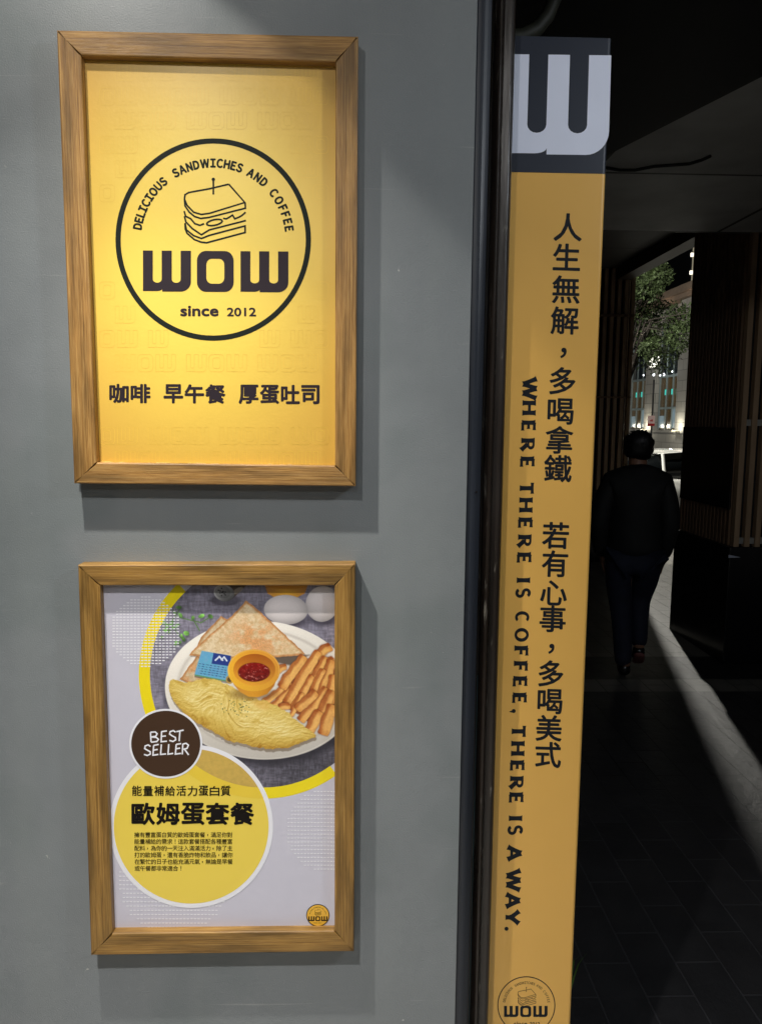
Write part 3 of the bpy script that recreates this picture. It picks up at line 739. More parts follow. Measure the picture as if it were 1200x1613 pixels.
HAND = [  # BEST
 [(330, 128), (332, 165)], [(330, 128), (348, 127), (355, 134), (350, 143), (333, 146)], [(333, 146), (352, 148), (360, 155), (354, 163), (332, 166)],
 [(372, 125), (370, 164), (392, 162)], [(371, 126), (392, 123)], [(371, 144), (388, 142)],
 [(425, 128), (416, 122), (404, 126), (402, 135), (412, 142), (424, 148), (425, 157), (415, 163), (401, 159)],
 [(428, 126), (455, 120)], [(441, 124), (438, 162)],
 # SELLER
 [(330, 182), (321, 176), (310, 180), (308, 190), (318, 196), (329, 202), (329, 211), (318, 216), (305, 212)],
 [(342, 178), (339, 215), (360, 212)], [(342, 178), (361, 174)], [(341, 196), (357, 193)],
 [(371, 174), (368, 212), (389, 210)], [(399, 173), (396, 211), (416, 208)],
 [(427, 174), (424, 211), (445, 208)], [(427, 174), (446, 171)], [(426, 191), (442, 188)],
 [(452, 172), (450, 212)], [(452, 173), (464, 170), (473, 177), (468, 189), (452, 193)], [(458, 192), (474, 214)]]
for p in HAND: ar.stroke([Q(*q) for q in p], 2.3)
ar.build('badge_lettering', white, ls_)
black = mat('black_ink', (26, 22, 20), rough=.5, var=.04, spec=.12)
ar = Art(PY, 8); t9 = '能量補給活力蛋白質'
for i, ch in enumerate(t9):
    x0 = 208.3+i*17.45; ar.text(ch, (x0, 1237.5+(i % 2)*.7, x0+15.6, 1253.8), .28)
ar.build('intro_line', black, ls_)
ar = Art(PY, 8)
for i, ch in enumerate('歐姆蛋套餐'):
    x0 = 207.3+i*38.9; ar.text(ch, (x0, 1264.3, x0+37.6, 1299.6), 1.2, 10)
ar.build('headline', black, ls_)
ar = Art(PY, 8)
for j, ln in enumerate(('擁有豐富蛋白質的歐姆蛋套餐，滿足你對', '能量補給的需求！這款套餐搭配各種豐富', '配料，為你的一天注入滿滿活力。除了主', '打的歐姆蛋，還有香脆炸物和飲品，讓你', '在繁忙的日子也能充滿元氣，無論是早餐', '或午餐都非常適合！')):
    cy = 1100+.41667*(516+j*25.4)
    for i, ch in enumerate(ln):
        cx = 216+i*8.6+j*.12
        if ch in '，。': ar.char(ch, (cx-.5, cy+.6), 8.6, .1, ncopy=4)
        else: ar.char(ch, (cx, cy), 8.9, .07, ncopy=4)
ar.build('paragraph', black, ls_)
# small emblem
LC = (500.8, 1441.8)
ar = Art(PY, 3); ar.disc(LC, 18.4, 17.6); ar.build('small_emblem_ring', black, ls_)
ar = Art(PY, 4); ar.disc(LC, 17.1, 16.3); ar.build('small_emblem_face', mat('amber_ink', (240, 186, 62), rough=.36, var=.03), ls_)
ar = Art(PY, 5); k0 = 16.3/341.5; FS = lambda x, y: (LC[0]+(x-613.5)*k0, LC[1]+(y-772)*k0)
emblem_lines(ar, FS, k0, thick=6, bold=.6)
wow(ar, LC[0]-15, LC[1]+1.6, LC[0]+15, LC[1]+9.0)
ar.text('since', (LC[0]-6.5, LC[1]+11, LC[0]-.4, LC[1]+12.7), 0); ar.text('2012', (LC[0]+1, LC[1]+11.2, LC[0]+6, LC[1]+12.7), 0)
ar.build('small_emblem_drawing', black, ls_)

# ------------------------------------------------------------------ tall yellow strip sign
SY = .05
sign = thing('strip_sign', (.35, SY, 0), 'tall narrow yellow sign board with a white W on navy top and two vertical slogans', 'sign')
xr_t, xr_b = at(963.6, 60, y=SY), at(898, 1613, y=SY)
zt = at(900, 59, y=SY).z; zn = at(880, 272.5, y=SY).z; xl = f_-.018
xr = (xr_t.x+xr_b.x)/2
def board(y0, y1):
    m = MB(); r = .006; prof = [(xl, y1), (xl, y0)]
    for i in range(7):
        a = math.pi/2*i/6; prof.append((xr-r+r*math.sin(a), y0+r-r*math.cos(a)))
    prof.append((xr, y1)); return prof
ysm = mat('yellow_vinyl', (232, 181, 92), rough=.36, var=.035, scale=3); film_bump(ysm, .0018, 7, .00008, 200)
navy = mat('navy_vinyl', (36, 42, 55), rough=.42, var=.06, scale=4)
pr = board(SY, SY+.03)
o = extrude_profile(pr, .02, zn).build('board', ysm, sign); 
extrude_profile([(x, y-.0006) if y < SY+.0299 else (x, y) for x, y in pr], zn, zt).build('navy_head', navy, sign)
pale = mat('pale_blue_white_vinyl', (226, 232, 250), rough=.4, var=.03, scale=9)
# big W: cropped on the left by the post, as wide as the board
wl, wr = 800, 962.2; wt, wb = 86.2, 243.5
def fW(u, v):
    sh_ = -(v)*4.6
    return (wl+(wr-wl)*u+sh_, wt+(wb-wt)*v+(u-.5)*2.0)
ar = Art(SY-.0006, 1); ar.poly(letter_w(fW)); ar.build('letter_mark', pale, sign)
sink = mat('strip_ink', (30, 34, 40), rough=.5, var=.05, spec=.15)
VC = [('人', 894, 358), ('生', 892, 405), ('無', 891, 456), ('解', 889, 505), ('，', 887, 556), ('多', 885.5, 600), ('喝', 882.5, 648), ('拿', 880.5, 693), ('鐵', 878.3, 738),
      ('若', 874.6, 843.5), ('有', 873.6, 888), ('心', 871.5, 934), ('事', 870, 975), ('，', 868, 1022), ('多', 867.3, 1061), ('喝', 865.8, 1105), ('美', 864, 1147), ('式', 863, 1189)]
for a_, b2_ in ((0, 5), (5, 9), (9, 14), (14, 18)):
    ar = Art(SY, 1)
    for ch, x, y in VC[a_:b2_]:
        em = 46.5-(y-358)*.0045
        ar.char(ch, (x, y), em, .9 if ch != '，' else .6, rot=.03)
    ar.build('slogan_phrase', sink, sign)
# English line: flared sans capitals drawn as tapered strokes, turned a quarter turn
G = {
 'W': [((0, 1), (.27, 0)), ((.27, 0), (.5, 1)), ((.5, 1), (.73, 0)), ((.73, 0), (1, 1))],
 'H': [((.1, 0), (.1, 1)), ((.9, 0), (.9, 1)), ((.1, .52), (.9, .52))],
 'E': [((.12, 0), (.12, 1)), ((.12, .93), (.9, .93)), ((.12, .5), (.78, .5)), ((.12, .07), (.95, .07))],
 'R': [((.12, 0), (.12, 1)), ((.45, .48), (.98, 0))],
 'T': [((.5, 0), (.5, 1)), ((.02, .93), (.98, .93))],
 'I': [((.5, 0), (.5, 1))],
 'F': [((.12, 0), (.12, 1)), ((.12, .93), (.92, .93)), ((.12, .5), (.80, .5))],
 'A': [((.02, 0), (.5, 1)), ((.5, 1), (.98, 0)), ((.2, .30), (.8, .30))],
 'Y': [((.5, 0), (.5, .45)), ((.0, 1), (.5, .42)), ((1, 1), (.5, .42))]}
WID = {'W': 1.36, 'H': .86, 'E': .66, 'R': .76, 'T': .80, 'I': .24, 'F': .64, 'A': .90, 'Y': .86, 'S': .62, 'C': .82, 'O': .96}
ar = Art(SY, 1); CAP = 21.2
def put(ch, cx, cy):
    """letter drawn upright in a box u right, v up, then turned clockwise; centre at pixel cx, cy"""
    wd = WID[ch]*1.07
    def T(u, v):
        U = (u-.5)*wd*CAP; V = (v-.5)*CAP
        return (cx+V*1.0-U*.022, cy+U+V*.0)
    def flare(p, q, w0=.20):
        a, b = np.array(p)*np.array((wd, 1)), np.array(q)*np.array((wd, 1)); d = b-a; L = np.linalg.norm(d); d /= L; n = np.array((-d[1], d[0])); 
        hor = abs(d[1]) < .1; hw = (.104 if hor else .162)
        out = []
        ss = [0, .06, .16, .5, .84, .94, 1]; ww = [1.38, 1.2, 1.04, .96, 1.04, 1.2, 1.38]
        for s_, k in zip(ss, ww): out.append(a+d*L*s_+n*hw*k)
        for s_, k in list(zip(ss, ww))[::-1]: out.append(a+d*L*s_-n*hw*k)
        ar.poly([T(x/wd, y) for x, y in out])
    def arcpts(c, rx, ry, a0, a1, n=18): return [(c[0]+rx*math.cos(R_(a0+(a1-a0)*i/n)), c[1]+ry*math.sin(R_(a0+(a1-a0)*i/n))) for i in range(n+1)]
    for p, q in G.get(ch, ()): flare(p, q)
    def band(outer, inner): ar.poly([T(*p) for p in outer+inner[::-1]])
    if ch == 'R': band([(.12, 1)]+arcpts((.52, .72), .42, .28, 90, -90)+[(.12, .44)], [(.12, .835)]+arcpts((.50, .72), .15, .115, 90, -90)+[(.12, .605)])
    if ch == 'O': ar.poly([T(*p) for p in arcpts((.5, .5), .5, .53, 0, 350, 35)], ([T(*p) for p in arcpts((.5, .5), .245, .335, 0, 350, 35)][::-1],))
    if ch == 'C': band(arcpts((.52, .5), .52, .53, 48, 312, 30), arcpts((.52, .5), .235, .335, 54, 306, 30))
    if ch == 'S': ar.stroke([T(*p) for p in arcpts((.5, .745), .36, .225, 28, 262, 18)+arcpts((.5, .275), .38, .235, 82, -155, 18)], CAP*.225)
LT = [('W', 612), ('H', 642.5), ('E', 671.5), ('R', 700.5), ('E', 728.5), ('T', 769), ('H', 795.5), ('E', 824.5), ('R', 852.5), ('E', 879.5), ('I', 914), ('S', 934),
      ('C', 972), ('O', 1000), ('F', 1026.5), ('F', 1050.5), ('E', 1074.5), ('E', 1100.5), ('T', 1152), ('H', 1179), ('E', 1207), ('R', 1233), ('E', 1257.5), ('I', 1289), ('S', 1307.5), ('A', 1344), ('W', 1386.5), ('A', 1418.5), ('Y', 1445)]
st_ = 0
for nl in (5, 5, 2, 6, 5, 2, 1, 3):
    ar = Art(SY, 1)
    for ch, y in LT[st_:st_+nl]: put(ch, 834-(y-612)*.0331, y)
    st_ += nl
    if st_ in (18, 29):
        y = 1120 if st_ == 18 else 1463; cx = 834-(y-612)*.0331-CAP*.40; ar.disc((cx, y), 3.2, 3.2, 20)
        if st_ == 18: ar.poly([(cx+2.2, y+2), (cx-1, y+2.8), (cx-6.5, y+1.6), (cx-6.8, y+.4), (cx-2, y-1)])
    ar.build('slogan_word', sink, sign)
BC = (828.6, 1583.5); k1 = 45.3/341.5; FB = lambda x, y: (BC[0]+(x-613.5)*k1, BC[1]+(y-772)*k1)
ar = Art(SY, 1); ar.ring(BC, 45.6, 45.6, 1.5); emblem_lines(ar, FB, k1, thick=5.2, word='SANDWITCHES', bold=.5)
wow(ar, 793.5, 1584.5, 862, 1602); ar.text('since', (809, 1609.5, 830, 1615.5), .2); ar.text('2012', (834, 1610, 850, 1615.5), .15)
ar.build('round_emblem', sink, sign)

# ------------------------------------------------------------------ ground, ceilings
def floor_mat():
    m = bpy.data.materials.new('stone_paving'); m.use_nodes = True; t = m.node_tree; b = t.nodes['Principled BSDF']
    tc = t.nodes.new('ShaderNodeTexCoord'); sp = t.nodes.new('ShaderNodeSeparateXYZ'); cb = t.nodes.new('ShaderNodeCombineXYZ')
    t.links.new(tc.outputs['Object'], sp.inputs[0]); t.links.new(sp.outputs[1], cb.inputs[0]); t.links.new(sp.outputs[0], cb.inputs[1])
    br = t.nodes.new('ShaderNodeTexBrick'); br.inputs['Scale'].default_value = 1; br.inputs['Brick Width'].default_value = .29
    br.inputs['Row Height'].default_value = .147; br.inputs['Mortar Size'].default_value = .0034; br.inputs['Mortar Smooth'].default_value = .3; br.inputs['Bias'].default_value = 0
    br.inputs['Color1'].default_value = (.9, .9, .9, 1); br.inputs['Color2'].default_value = (1.12, 1.1, 1.08, 1); 
    t.links.new(cb.outputs[0], br.inputs['Vector'])
    gr = t.nodes.new('ShaderNodeMapRange'); gr.inputs[1].default_value = 1.7; gr.inputs[2].default_value = 2.2; gr.inputs[3].default_value = 2.0; gr.inputs[4].default_value = .18; t.links.new(sp.outputs[1], gr.inputs[0]); t.links.new(gr.outputs[0], br.inputs['Mortar'])  # joint sheen painted in: pale mortar near, dark mortar farther off
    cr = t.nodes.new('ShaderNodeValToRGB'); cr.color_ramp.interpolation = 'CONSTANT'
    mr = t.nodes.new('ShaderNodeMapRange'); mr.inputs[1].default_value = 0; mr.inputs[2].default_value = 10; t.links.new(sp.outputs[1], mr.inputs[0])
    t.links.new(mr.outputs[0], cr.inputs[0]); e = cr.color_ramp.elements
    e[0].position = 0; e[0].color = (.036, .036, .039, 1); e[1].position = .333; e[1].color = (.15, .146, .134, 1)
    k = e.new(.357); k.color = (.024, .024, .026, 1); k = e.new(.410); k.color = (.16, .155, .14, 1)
    n = t.nodes.new('ShaderNodeTexNoise'); n.inputs['Scale'].default_value = 7; n.inputs['Detail'].default_value = 8; n.inputs['Roughness'].default_value = .65
    t.links.new(tc.outputs['Object'], n.inputs['Vector'])
    nr = t.nodes.new('ShaderNodeMapRange'); nr.inputs[3].default_value = .6; nr.inputs[4].default_value = 1.4; t.links.new(n.outputs[0], nr.inputs[0])
    m1 = t.nodes.new('ShaderNodeMix'); m1.data_type = 'RGBA'; m1.blend_type = 'MULTIPLY'; m1.inputs['Factor'].default_value = 1
    t.links.new(cr.outputs[0], m1.inputs['A']); t.links.new(br.outputs[0], m1.inputs['B'])
    v = t.nodes.new('ShaderNodeVectorMath'); v.operation = 'SCALE'; t.links.new(m1.outputs['Result'], v.inputs[0]); t.links.new(nr.outputs[0], v.inputs['Scale'])
    t.links.new(v.outputs[0], b.inputs['Base Color'])
    rr = t.nodes.new('ShaderNodeMapRange'); rr.inputs[3].default_value = .26; rr.inputs[4].default_value = .6; t.links.new(n.outputs[0], rr.inputs[0]); t.links.new(rr.outputs[0], b.inputs['Roughness'])
    # riven surface
    n2 = t.nodes.new('ShaderNodeTexNoise'); n2.inputs['Scale'].default_value = 16; n2.inputs['Detail'].default_value = 9; n2.inputs['Roughness'].default_value = .62; n2.inputs['Distortion'].default_value = .2
    n3 = t.nodes.new('ShaderNodeTexNoise'); n3.inputs['Scale'].default_value = 130; n3.inputs['Detail'].default_value = 3
    for q in (n2, n3): t.links.new(tc.outputs['Object'], q.inputs['Vector'])
    b1 = t.nodes.new('ShaderNodeBump'); b1.inputs['Distance'].default_value = .0032; t.links.new(n2.outputs[0], b1.inputs['Height'])
    b2 = t.nodes.new('ShaderNodeBump'); b2.inputs['Distance'].default_value = .0009; t.links.new(n3.outputs[0], b2.inputs['Height'])
    b3 = t.nodes.new('ShaderNodeBump'); b3.inputs['Distance'].default_value = .006; b3.invert = True; t.links.new(br.outputs['Fac'], b3.inputs['Height'])
    t.links.new(b1.outputs[0], b2.inputs['Normal']); t.links.new(b2.outputs[0], b3.inputs['Normal']); t.links.new(b3.outputs[0], b.inputs['Normal'])
    return m
mb = MB(); mb.add([(-6, -6, 0), (9.5, -6, 0), (9.5, 9.9, 0), (-6, 9.9, 0)], [(0, 1, 2, 3)]); tag(mb.build('pavement', floor_mat()), kind='structure')
mb = MB(); mb.add([(-6, -6, .004), (6.5, -6, .004), (6.5, .2, .004), (-6, .2, .004)], [(0, 1, 2, 3)]); tag(mb.build('bounce_floor', mat('pale_bounce', (165, 162, 155), rough=.7, var=.12, scale=6)), kind='structure')  # unseen pale floor added to bounce light up to the alley ceiling
stone = mat('kerb_stone', (120, 118, 112), rough=.8, var=.15, scale=12)
mb = MB(); mb.box(-6, 9.9, -.14, 9.5, 10.15, .003); mb.box(9.5, -6, -.14, 9.75, 10.15, .003); tag(mb.build('kerb', stone), kind='structure')
mb = MB(); mb.add([(-300, -300, -.13), (400, -300, -.13), (400, 700, -.13), (-300, 700, -.13)], [(0, 1, 2, 3)])
tag(mb.build('road', mat('asphalt', (.05, .05, .052), rough=.75, var=.3, scale=40, bump=.002, bscale=300, srgb=False)), kind='structure')

def ceil_mat(name, c, sx, sy):
    m = bpy.data.materials.new(name); m.use_nodes = True; t = m.node_tree; b = t.nodes['Principled BSDF']
    tc = t.nodes.new('ShaderNodeTexCoord'); br = t.nodes.new('ShaderNodeTexBrick'); br.offset = 0
    br.inputs['Scale'].default_value = 1; br.inputs['Brick Width'].default_value = sx; br.inputs['Row Height'].default_value = sy; br.inputs['Mortar Size'].default_value = .012; br.inputs['Mortar Smooth'].default_value = .1
    br.inputs['Color1'].default_value = tuple(v*.85 for v in c)+(1,); br.inputs['Color2'].default_value = tuple(v*1.15 for v in c)+(1,); br.inputs['Mortar'].default_value = tuple(v*.1 for v in c)+(1,)
    t.links.new(tc.outputs['Object'], br.inputs['Vector'])
    n = t.nodes.new('ShaderNodeTexNoise'); n.inputs['Scale'].default_value = 3; n.inputs['Detail'].default_value = 5; t.links.new(tc.outputs['Object'], n.inputs['Vector'])
    nr = t.nodes.new('ShaderNodeMapRange'); nr.inputs[3].default_value = .55; nr.inputs[4].default_value = 1.4; t.links.new(n.outputs[0], nr.inputs[0])
    v = t.nodes.new('ShaderNodeVectorMath'); v.operation = 'SCALE'; t.links.new(br.outputs[0], v.inputs[0]); t.links.new(nr.outputs[0], v.inputs['Scale']); t.links.new(v.outputs[0], b.inputs['Base Color'])
    b.inputs['Roughness'].default_value = .55; return m
dark = mat('near_black_panel', (20, 21, 22), rough=.6, var=.3, scale=4)
mb = MB(); mb.box(-3.2, -3.6, 2.87, 6, .17, 3.02); tag(mb.build('porch_ceiling', mat('porch_board', (150, 148, 142), rough=.7, var=.05)), kind='structure')
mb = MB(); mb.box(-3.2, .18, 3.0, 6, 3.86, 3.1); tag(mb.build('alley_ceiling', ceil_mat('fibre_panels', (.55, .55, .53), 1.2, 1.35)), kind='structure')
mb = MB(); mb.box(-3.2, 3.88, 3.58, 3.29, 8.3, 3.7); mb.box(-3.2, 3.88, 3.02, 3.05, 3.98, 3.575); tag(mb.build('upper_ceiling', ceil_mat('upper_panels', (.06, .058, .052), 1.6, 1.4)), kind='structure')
beam = MB(); beam.box(3.1, 4.0, 3.44, 3.275, 8.28, 3.575); o = beam.build('edge_beam', mat('rust_brown_steel', (58, 48, 40), rough=.5, var=.3)); tag(o, 'dark steel beam along the edge of the upper ceiling', 'beam')
# near-black slab set at an angle below the ceiling panels
A, B = at(950, 226, z=2.96), at(1215, 84, z=2.96)
nrm = Vector((B.y-A.y, -(B.x-A.x), 0)).normalized(); 
if nrm.x > 0: nrm = -nrm
d2 = (B-A); A2 = A-d2*1.0; B2 = B+d2*.9; C2 = B2+nrm*1.6; D2 = A2+nrm*1.6
mb = MB(); mb.add([(p.x, p.y, z) for z in (2.90, 2.995) for p in (A2, B2, C2, D2)], [(0, 3, 2, 1), (4, 5, 6, 7), (0, 1, 5, 4), (1, 2, 6, 5), (2, 3, 7, 6), (3, 0, 4, 7)])
o = mb.build('slab', dark); tag(o, 'black panel running at an angle under the alley ceiling', 'slab')
mb = MB(); mb.tube([at(x, y, z=2.985) for x, y in ((940, 262), (975, 268), (1000, 268), (1030, 262), (1060, 260), (1085, 258), (1105, 252), (1118, 246))], .008, 8)
o = mb.build('ceiling_cable', mat('black_rubber', (14, 14, 14), rough=.5)); tag(o, 'thin black cable sagging along the grey ceiling panels', 'cable')
mb = MB(); mb.tube([at(x, y, y=.42) for x, y in ((878, -30), (872, 0), (862, 25), (846, 45), (826, 56), (805, 60))], .016, 12)
o = mb.build('conduit_hose', mat('grey_hose', (46, 47, 38), rough=.6, var=.3, scale=20)); tag(o, 'curved grey hose hanging behind the top of the yellow sign', 'hose')
# side wall of the shop along the alley
mb = MB(); mb.box(-.05, .165, 0, .2, 3.8, 2.99); tag(mb.build('side_wall', mat('dark_side_wall', (40, 42, 44), rough=.6, var=.15)), 'dark side wall of the shop behind the grey front', 'wall')

# ------------------------------------------------------------------ downlights in the porch ceiling
steel = mat('satin_metal', (150, 150, 150), rough=.3, metal=1)
glow = mat('lamp_lens', (255, 246, 230), emit=(255, 240, 214), estr=6)
for (x, y, z), lb in ((L1, 'recessed round ceiling downlight nearest the grey wall'), (L2, 'recessed round ceiling downlight in the middle of the porch'), (L3, 'added recessed ceiling downlight giving soft fill, farthest from the grey wall'), (L4, 'added recessed ceiling downlight giving fill on the alley side of the porch')):  # last two fittings are added to go with the fill lamps
    t = thing('downlight', (x, y, 2.87), lb, 'ceiling lamp', 'downlights in the porch ceiling')
    m = MB(); m.lathe([(.062, 2.869), (.062, 2.861), (.046, 2.860), (.044, 2.868)], (x, y, 0), 32); m.build('trim_ring', steel, t)
    m = MB(); m.lathe([(.0005, 2.866), (.0435, 2.866)], (x, y, 0), 32); m.build('lens', glow, t)

# ------------------------------------------------------------------ slatted screens
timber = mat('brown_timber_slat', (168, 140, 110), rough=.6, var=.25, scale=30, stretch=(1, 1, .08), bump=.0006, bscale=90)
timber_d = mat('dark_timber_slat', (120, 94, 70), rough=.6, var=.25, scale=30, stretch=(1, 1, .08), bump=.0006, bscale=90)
granite = mat('black_granite', (22, 22, 25), rough=.2, var=.3, scale=200, spec=.5)
core = mat('black_board', (12, 12, 12), rough=.8)
clip = mat('zinc_clip', (190, 190, 185), rough=.4, metal=.6)
sc = thing('slatted_screen', (3.6, 4.4, 0), 'near slatted timber pillar on a black stone plinth at the right', 'screen')
m = MB(); m.box(2.645, 3.92, 0, 4.6, 4.88, .855); m.build('plinth', granite, sc, .004)
m = MB(); m.box(2.73, 3.98, .857, 4.55, 4.84, 3.575); m.build('core', core, sc)
m = MB(); x = 2.672
while x < 4.55:
    m.box(x, 3.925, .858, x+.037, 3.972, 3.575); x += .0765
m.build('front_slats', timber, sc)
m = MB(); y = 3.992
while y < 4.86:
    m.box(2.66, y, .858, 2.70, y+.03, 3.575); y += .058
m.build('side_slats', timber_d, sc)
for zc_ in (1.735, .90):
    x = 2.672
    for i in range(9):
        m = MB(); m.box(x+.0375, 3.94, zc_-.022, x+.0755, 3.968, zc_+.022); m.build('clip', clip, sc); x += .0765
nb = thing('notice_board', (2.64, 4.4, 1.4), 'black notice board fixed to the side of the near slatted pillar', 'board')
m = MB(); m.box(2.646, 3.975, 1.12, 2.6595, 4.82, 1.70); m.build('panel', mat('black_acrylic', (12, 12, 16), rough=.18, var=.2), nb, .003)
st = MB(); p = at(1147, 874, y=3.917); q = at(1166, 878, y=3.917); st.add([(p.x, 3.9185, p.z), (p.x, 3.9185, q.z-.004), (q.x, 3.9185, q.z)], [(0, 1, 2)]); st.add([(p.x, 3.9188, p.z), (q.x, 3.9188, q.z), (p.x, 3.9188, q.z-.004)], [(0, 1, 2)])
tag(st.build('pale_sliver', mat('pale_matte', (190, 196, 214), rough=.6)), 'small pale sliver on the black plinth front', 'pale sliver')  # flat pale triangle on the plinth front

sl = thing('slatted_screen', (2.4, 8, 0), 'far slatted timber screen beyond the walking person', 'screen')
m = MB(); m.box(-6, 7.98, 0, 3.33, 8.22, .90); m.build('plinth', granite, sl, .004)  # unseen left run added to keep the second street lamp off the alley
m = MB(); m.box(-5.96, 8.07, .902, 3.29, 8.2, 3.57); m.build('core', core, sl)
m = MB(); x = 3.287
while x > -5.9:
    m.box(x, 8.0, .903, x+.043, 8.06, 3.57); x -= .083
m.build('front_slats', timber, sl)
m = MB(); m.box(-5.96, 7.985, 2.03, 3.33, 7.998, 2.05); m.box(-5.96, 7.985, 3.0, 3.33, 7.998, 3.03); m.build('cross_rail', timber_d, sl)

# ------------------------------------------------------------------ person walking away
def skin(name, verts, edges, radii, m, parent, sub=2, root=0):
    me = bpy.data.meshes.new(name); me.from_pydata([tuple(v) for v in verts], edges, []); o = bpy.data.objects.new(name, me); COL.objects.link(o)
    md = o.modifiers.new('skin', 'SKIN'); md.use_smooth_shade = True
    for i, sv in enumerate(me.skin_vertices[0].data):
        r = radii[i]; sv.radius = (r if isinstance(r, tuple) else (r, r)); sv.use_root = (i == root)
    sb = o.modifiers.new('sub', 'SUBSURF'); sb.levels = sub; sb.render_levels = sub
    me2 = bpy.data.meshes.new_from_object(o.evaluated_get(bpy.context.evaluated_depsgraph_get())); 
    bpy.data.objects.remove(o); me2.name = name; me2.materials.clear(); me2.materials.append(m)
    for p in me2.polygons: p.use_smooth = True
    o2 = bpy.data.objects.new(name, me2); COL.objects.link(o2); o2.parent = parent; return o2
PX, PYY = 1.895, 3.74
HEAD = -.26
pers = thing('person', (PX, PYY, 0), 'person seen from behind in black jacket and dark navy trousers walking away', 'person', rz=HEAD)
skinm = mat('skin_tone', (150, 110, 88), rough=.5, var=.08); jk = mat('black_jacket', (10, 10, 12), rough=.75, var=.3, scale=18, bump=.004, bscale=14)
tr = mat('navy_trousers', (22, 28, 48), rough=.8, var=.25, scale=20, bump=.003, bscale=12); hairm = mat('black_hair', (14, 12, 12), rough=.45, var=.4, scale=60, bump=.003, bscale=120, stretch=(1, 1, .2))
shm = mat('black_shoe', (18, 16, 17), rough=.25, var=.2); solem = mat('shoe_sole', (120, 72, 70), rough=.6)
# local axes: x right, y forward, z up
V = {'pel': (0, 0, .86), 'wai': (0, .01, 1.0), 'che': (0, .03, 1.2), 'neb': (0, .03, 1.37), 'nec': (0, .05, 1.42), 'hd1': (0, .07, 1.50), 'hd2': (0, .075, 1.58), 'hd3': (0, .07, 1.63),
     'shl': (-.155, .03, 1.33), 'ell': (-.215, -.02, 1.06), 'wrl': (-.20, .08, .84), 'shr': (.155, .03, 1.33), 'elr': (.20, -.05, 1.07), 'wrr': (.185, .03, .85),
     'hil': (-.085, 0, .83), 'knl': (-.06, .03, .46), 'anl': (-.04, -.14, .10), 'tol': (-.04, .03, .035),
     'hir': (.085, 0, .83), 'knr': (.065, .17, .50), 'anr': (.06, .0, .20), 'tor': (.065, .12, .09)}
RD = {'pel': (.12, .10), 'wai': (.11, .09), 'che': (.13, .10), 'neb': (.07, .065), 'nec': .05, 'hd1': (.066, .076), 'hd2': (.078, .092), 'hd3': (.06, .07), 'shl': .055, 'ell': .042, 'wrl': .03, 'shr': .055, 'elr': .042, 'wrr': .03,
      'hil': .09, 'knl': .058, 'anl': .04, 'tol': .03, 'hir': .09, 'knr': .058, 'anr': .04, 'tor': .03}
E_ = [('pel', 'wai'), ('wai', 'che'), ('che', 'neb'), ('neb', 'nec'), ('nec', 'hd1'), ('hd1', 'hd2'), ('hd2', 'hd3'), ('neb', 'shl'), ('shl', 'ell'), ('ell', 'wrl'), ('neb', 'shr'), ('shr', 'elr'), ('elr', 'wrr'),
      ('pel', 'hil'), ('hil', 'knl'), ('knl', 'anl'), ('anl', 'tol'), ('pel', 'hir'), ('hir', 'knr'), ('knr', 'anr'), ('anr', 'tor')]
names = list(V); vs = [V[k] for k in names]; ed = [(names.index(a), names.index(b)) for a, b in E_]; rd = [RD[k] for k in names]
# hands: palm and five fingers as chains on each wrist, curled
for sd, wr in ((-1, 'wrl'), (1, 'wrr')):
    w0 = Vector(V[wr]); pm = w0+Vector((0, .02, -.07)); vs.append(tuple(pm)); rd.append((.03, .018)); ip = len(vs)-1; ed.append((names.index(wr), ip))
    for k in range(4):
        dy = (k-1.5)*.017; ln = (.072, .08, .075, .058)[k]
        p1 = pm+Vector((0, dy, -.035)); p2 = p1+Vector((-sd*.008, 0, -ln*.5)); p3 = p2+Vector((-sd*.022, 0, -ln*.38))
        i0 = len(vs); vs += [tuple(p1), tuple(p2), tuple(p3)]; rd += [.0095, .0085, .0075]; ed += [(ip, i0), (i0, i0+1), (i0+1, i0+2)]
    t1 = pm+Vector((-sd*.012, .035, -.005)); t2 = t1+Vector((-sd*.012, .02, -.03)); i0 = len(vs); vs += [tuple(t1), tuple(t2)]; rd += [.011, .009]; ed += [(ip, i0), (i0, i0+1)]
body = skin('body', vs, ed, rd, skinm, pers, 2)
# ears and nose belong to the head, kept as part of the body object by joining their geometry
bm = bmesh.new(); bm.from_mesh(body.data)
for sx_ in (-1, 1):
    g = bmesh.ops.create_uvsphere(bm, u_segments=10, v_segments=8, radius=1); bmesh.ops.scale(bm, vec=(.012, .024, .034), verts=g['verts']); bmesh.ops.translate(bm, vec=(sx_*.083, .07, 1.555), verts=g['verts'])
g = bmesh.ops.create_uvsphere(bm, u_segments=10, v_segments=8, radius=1); bmesh.ops.scale(bm, vec=(.014, .02, .024), verts=g['verts']); bmesh.ops.translate(bm, vec=(0, .172, 1.545), verts=g['verts'])
bm.to_mesh(body.data); bm.free()
def sub(keys, edges, radii, extra=None): 
    ks = list(keys); return [keys[k] for k in ks], [(ks.index(a), ks.index(b)) for a, b in edges], [radii[k] for k in ks]
JV = {'hem': (0, 0, .80), 'pel': (0, 0, .90), 'wai': (0, .005, 1.02), 'che': (0, .02, 1.2), 'neb': (0, .03, 1.355), 'col': (0, .045, 1.455), 'shl': (-.165, .03, 1.325), 'aml': (-.215, .0, 1.19), 'ell': (-.245, -.02, 1.06), 'wrl': (-.215, .06, .80),
      'shr': (.165, .03, 1.325), 'amr': (.20, -.01, 1.19), 'elr': (.217, -.04, 1.06), 'wrr': (.188, .03, .81)}
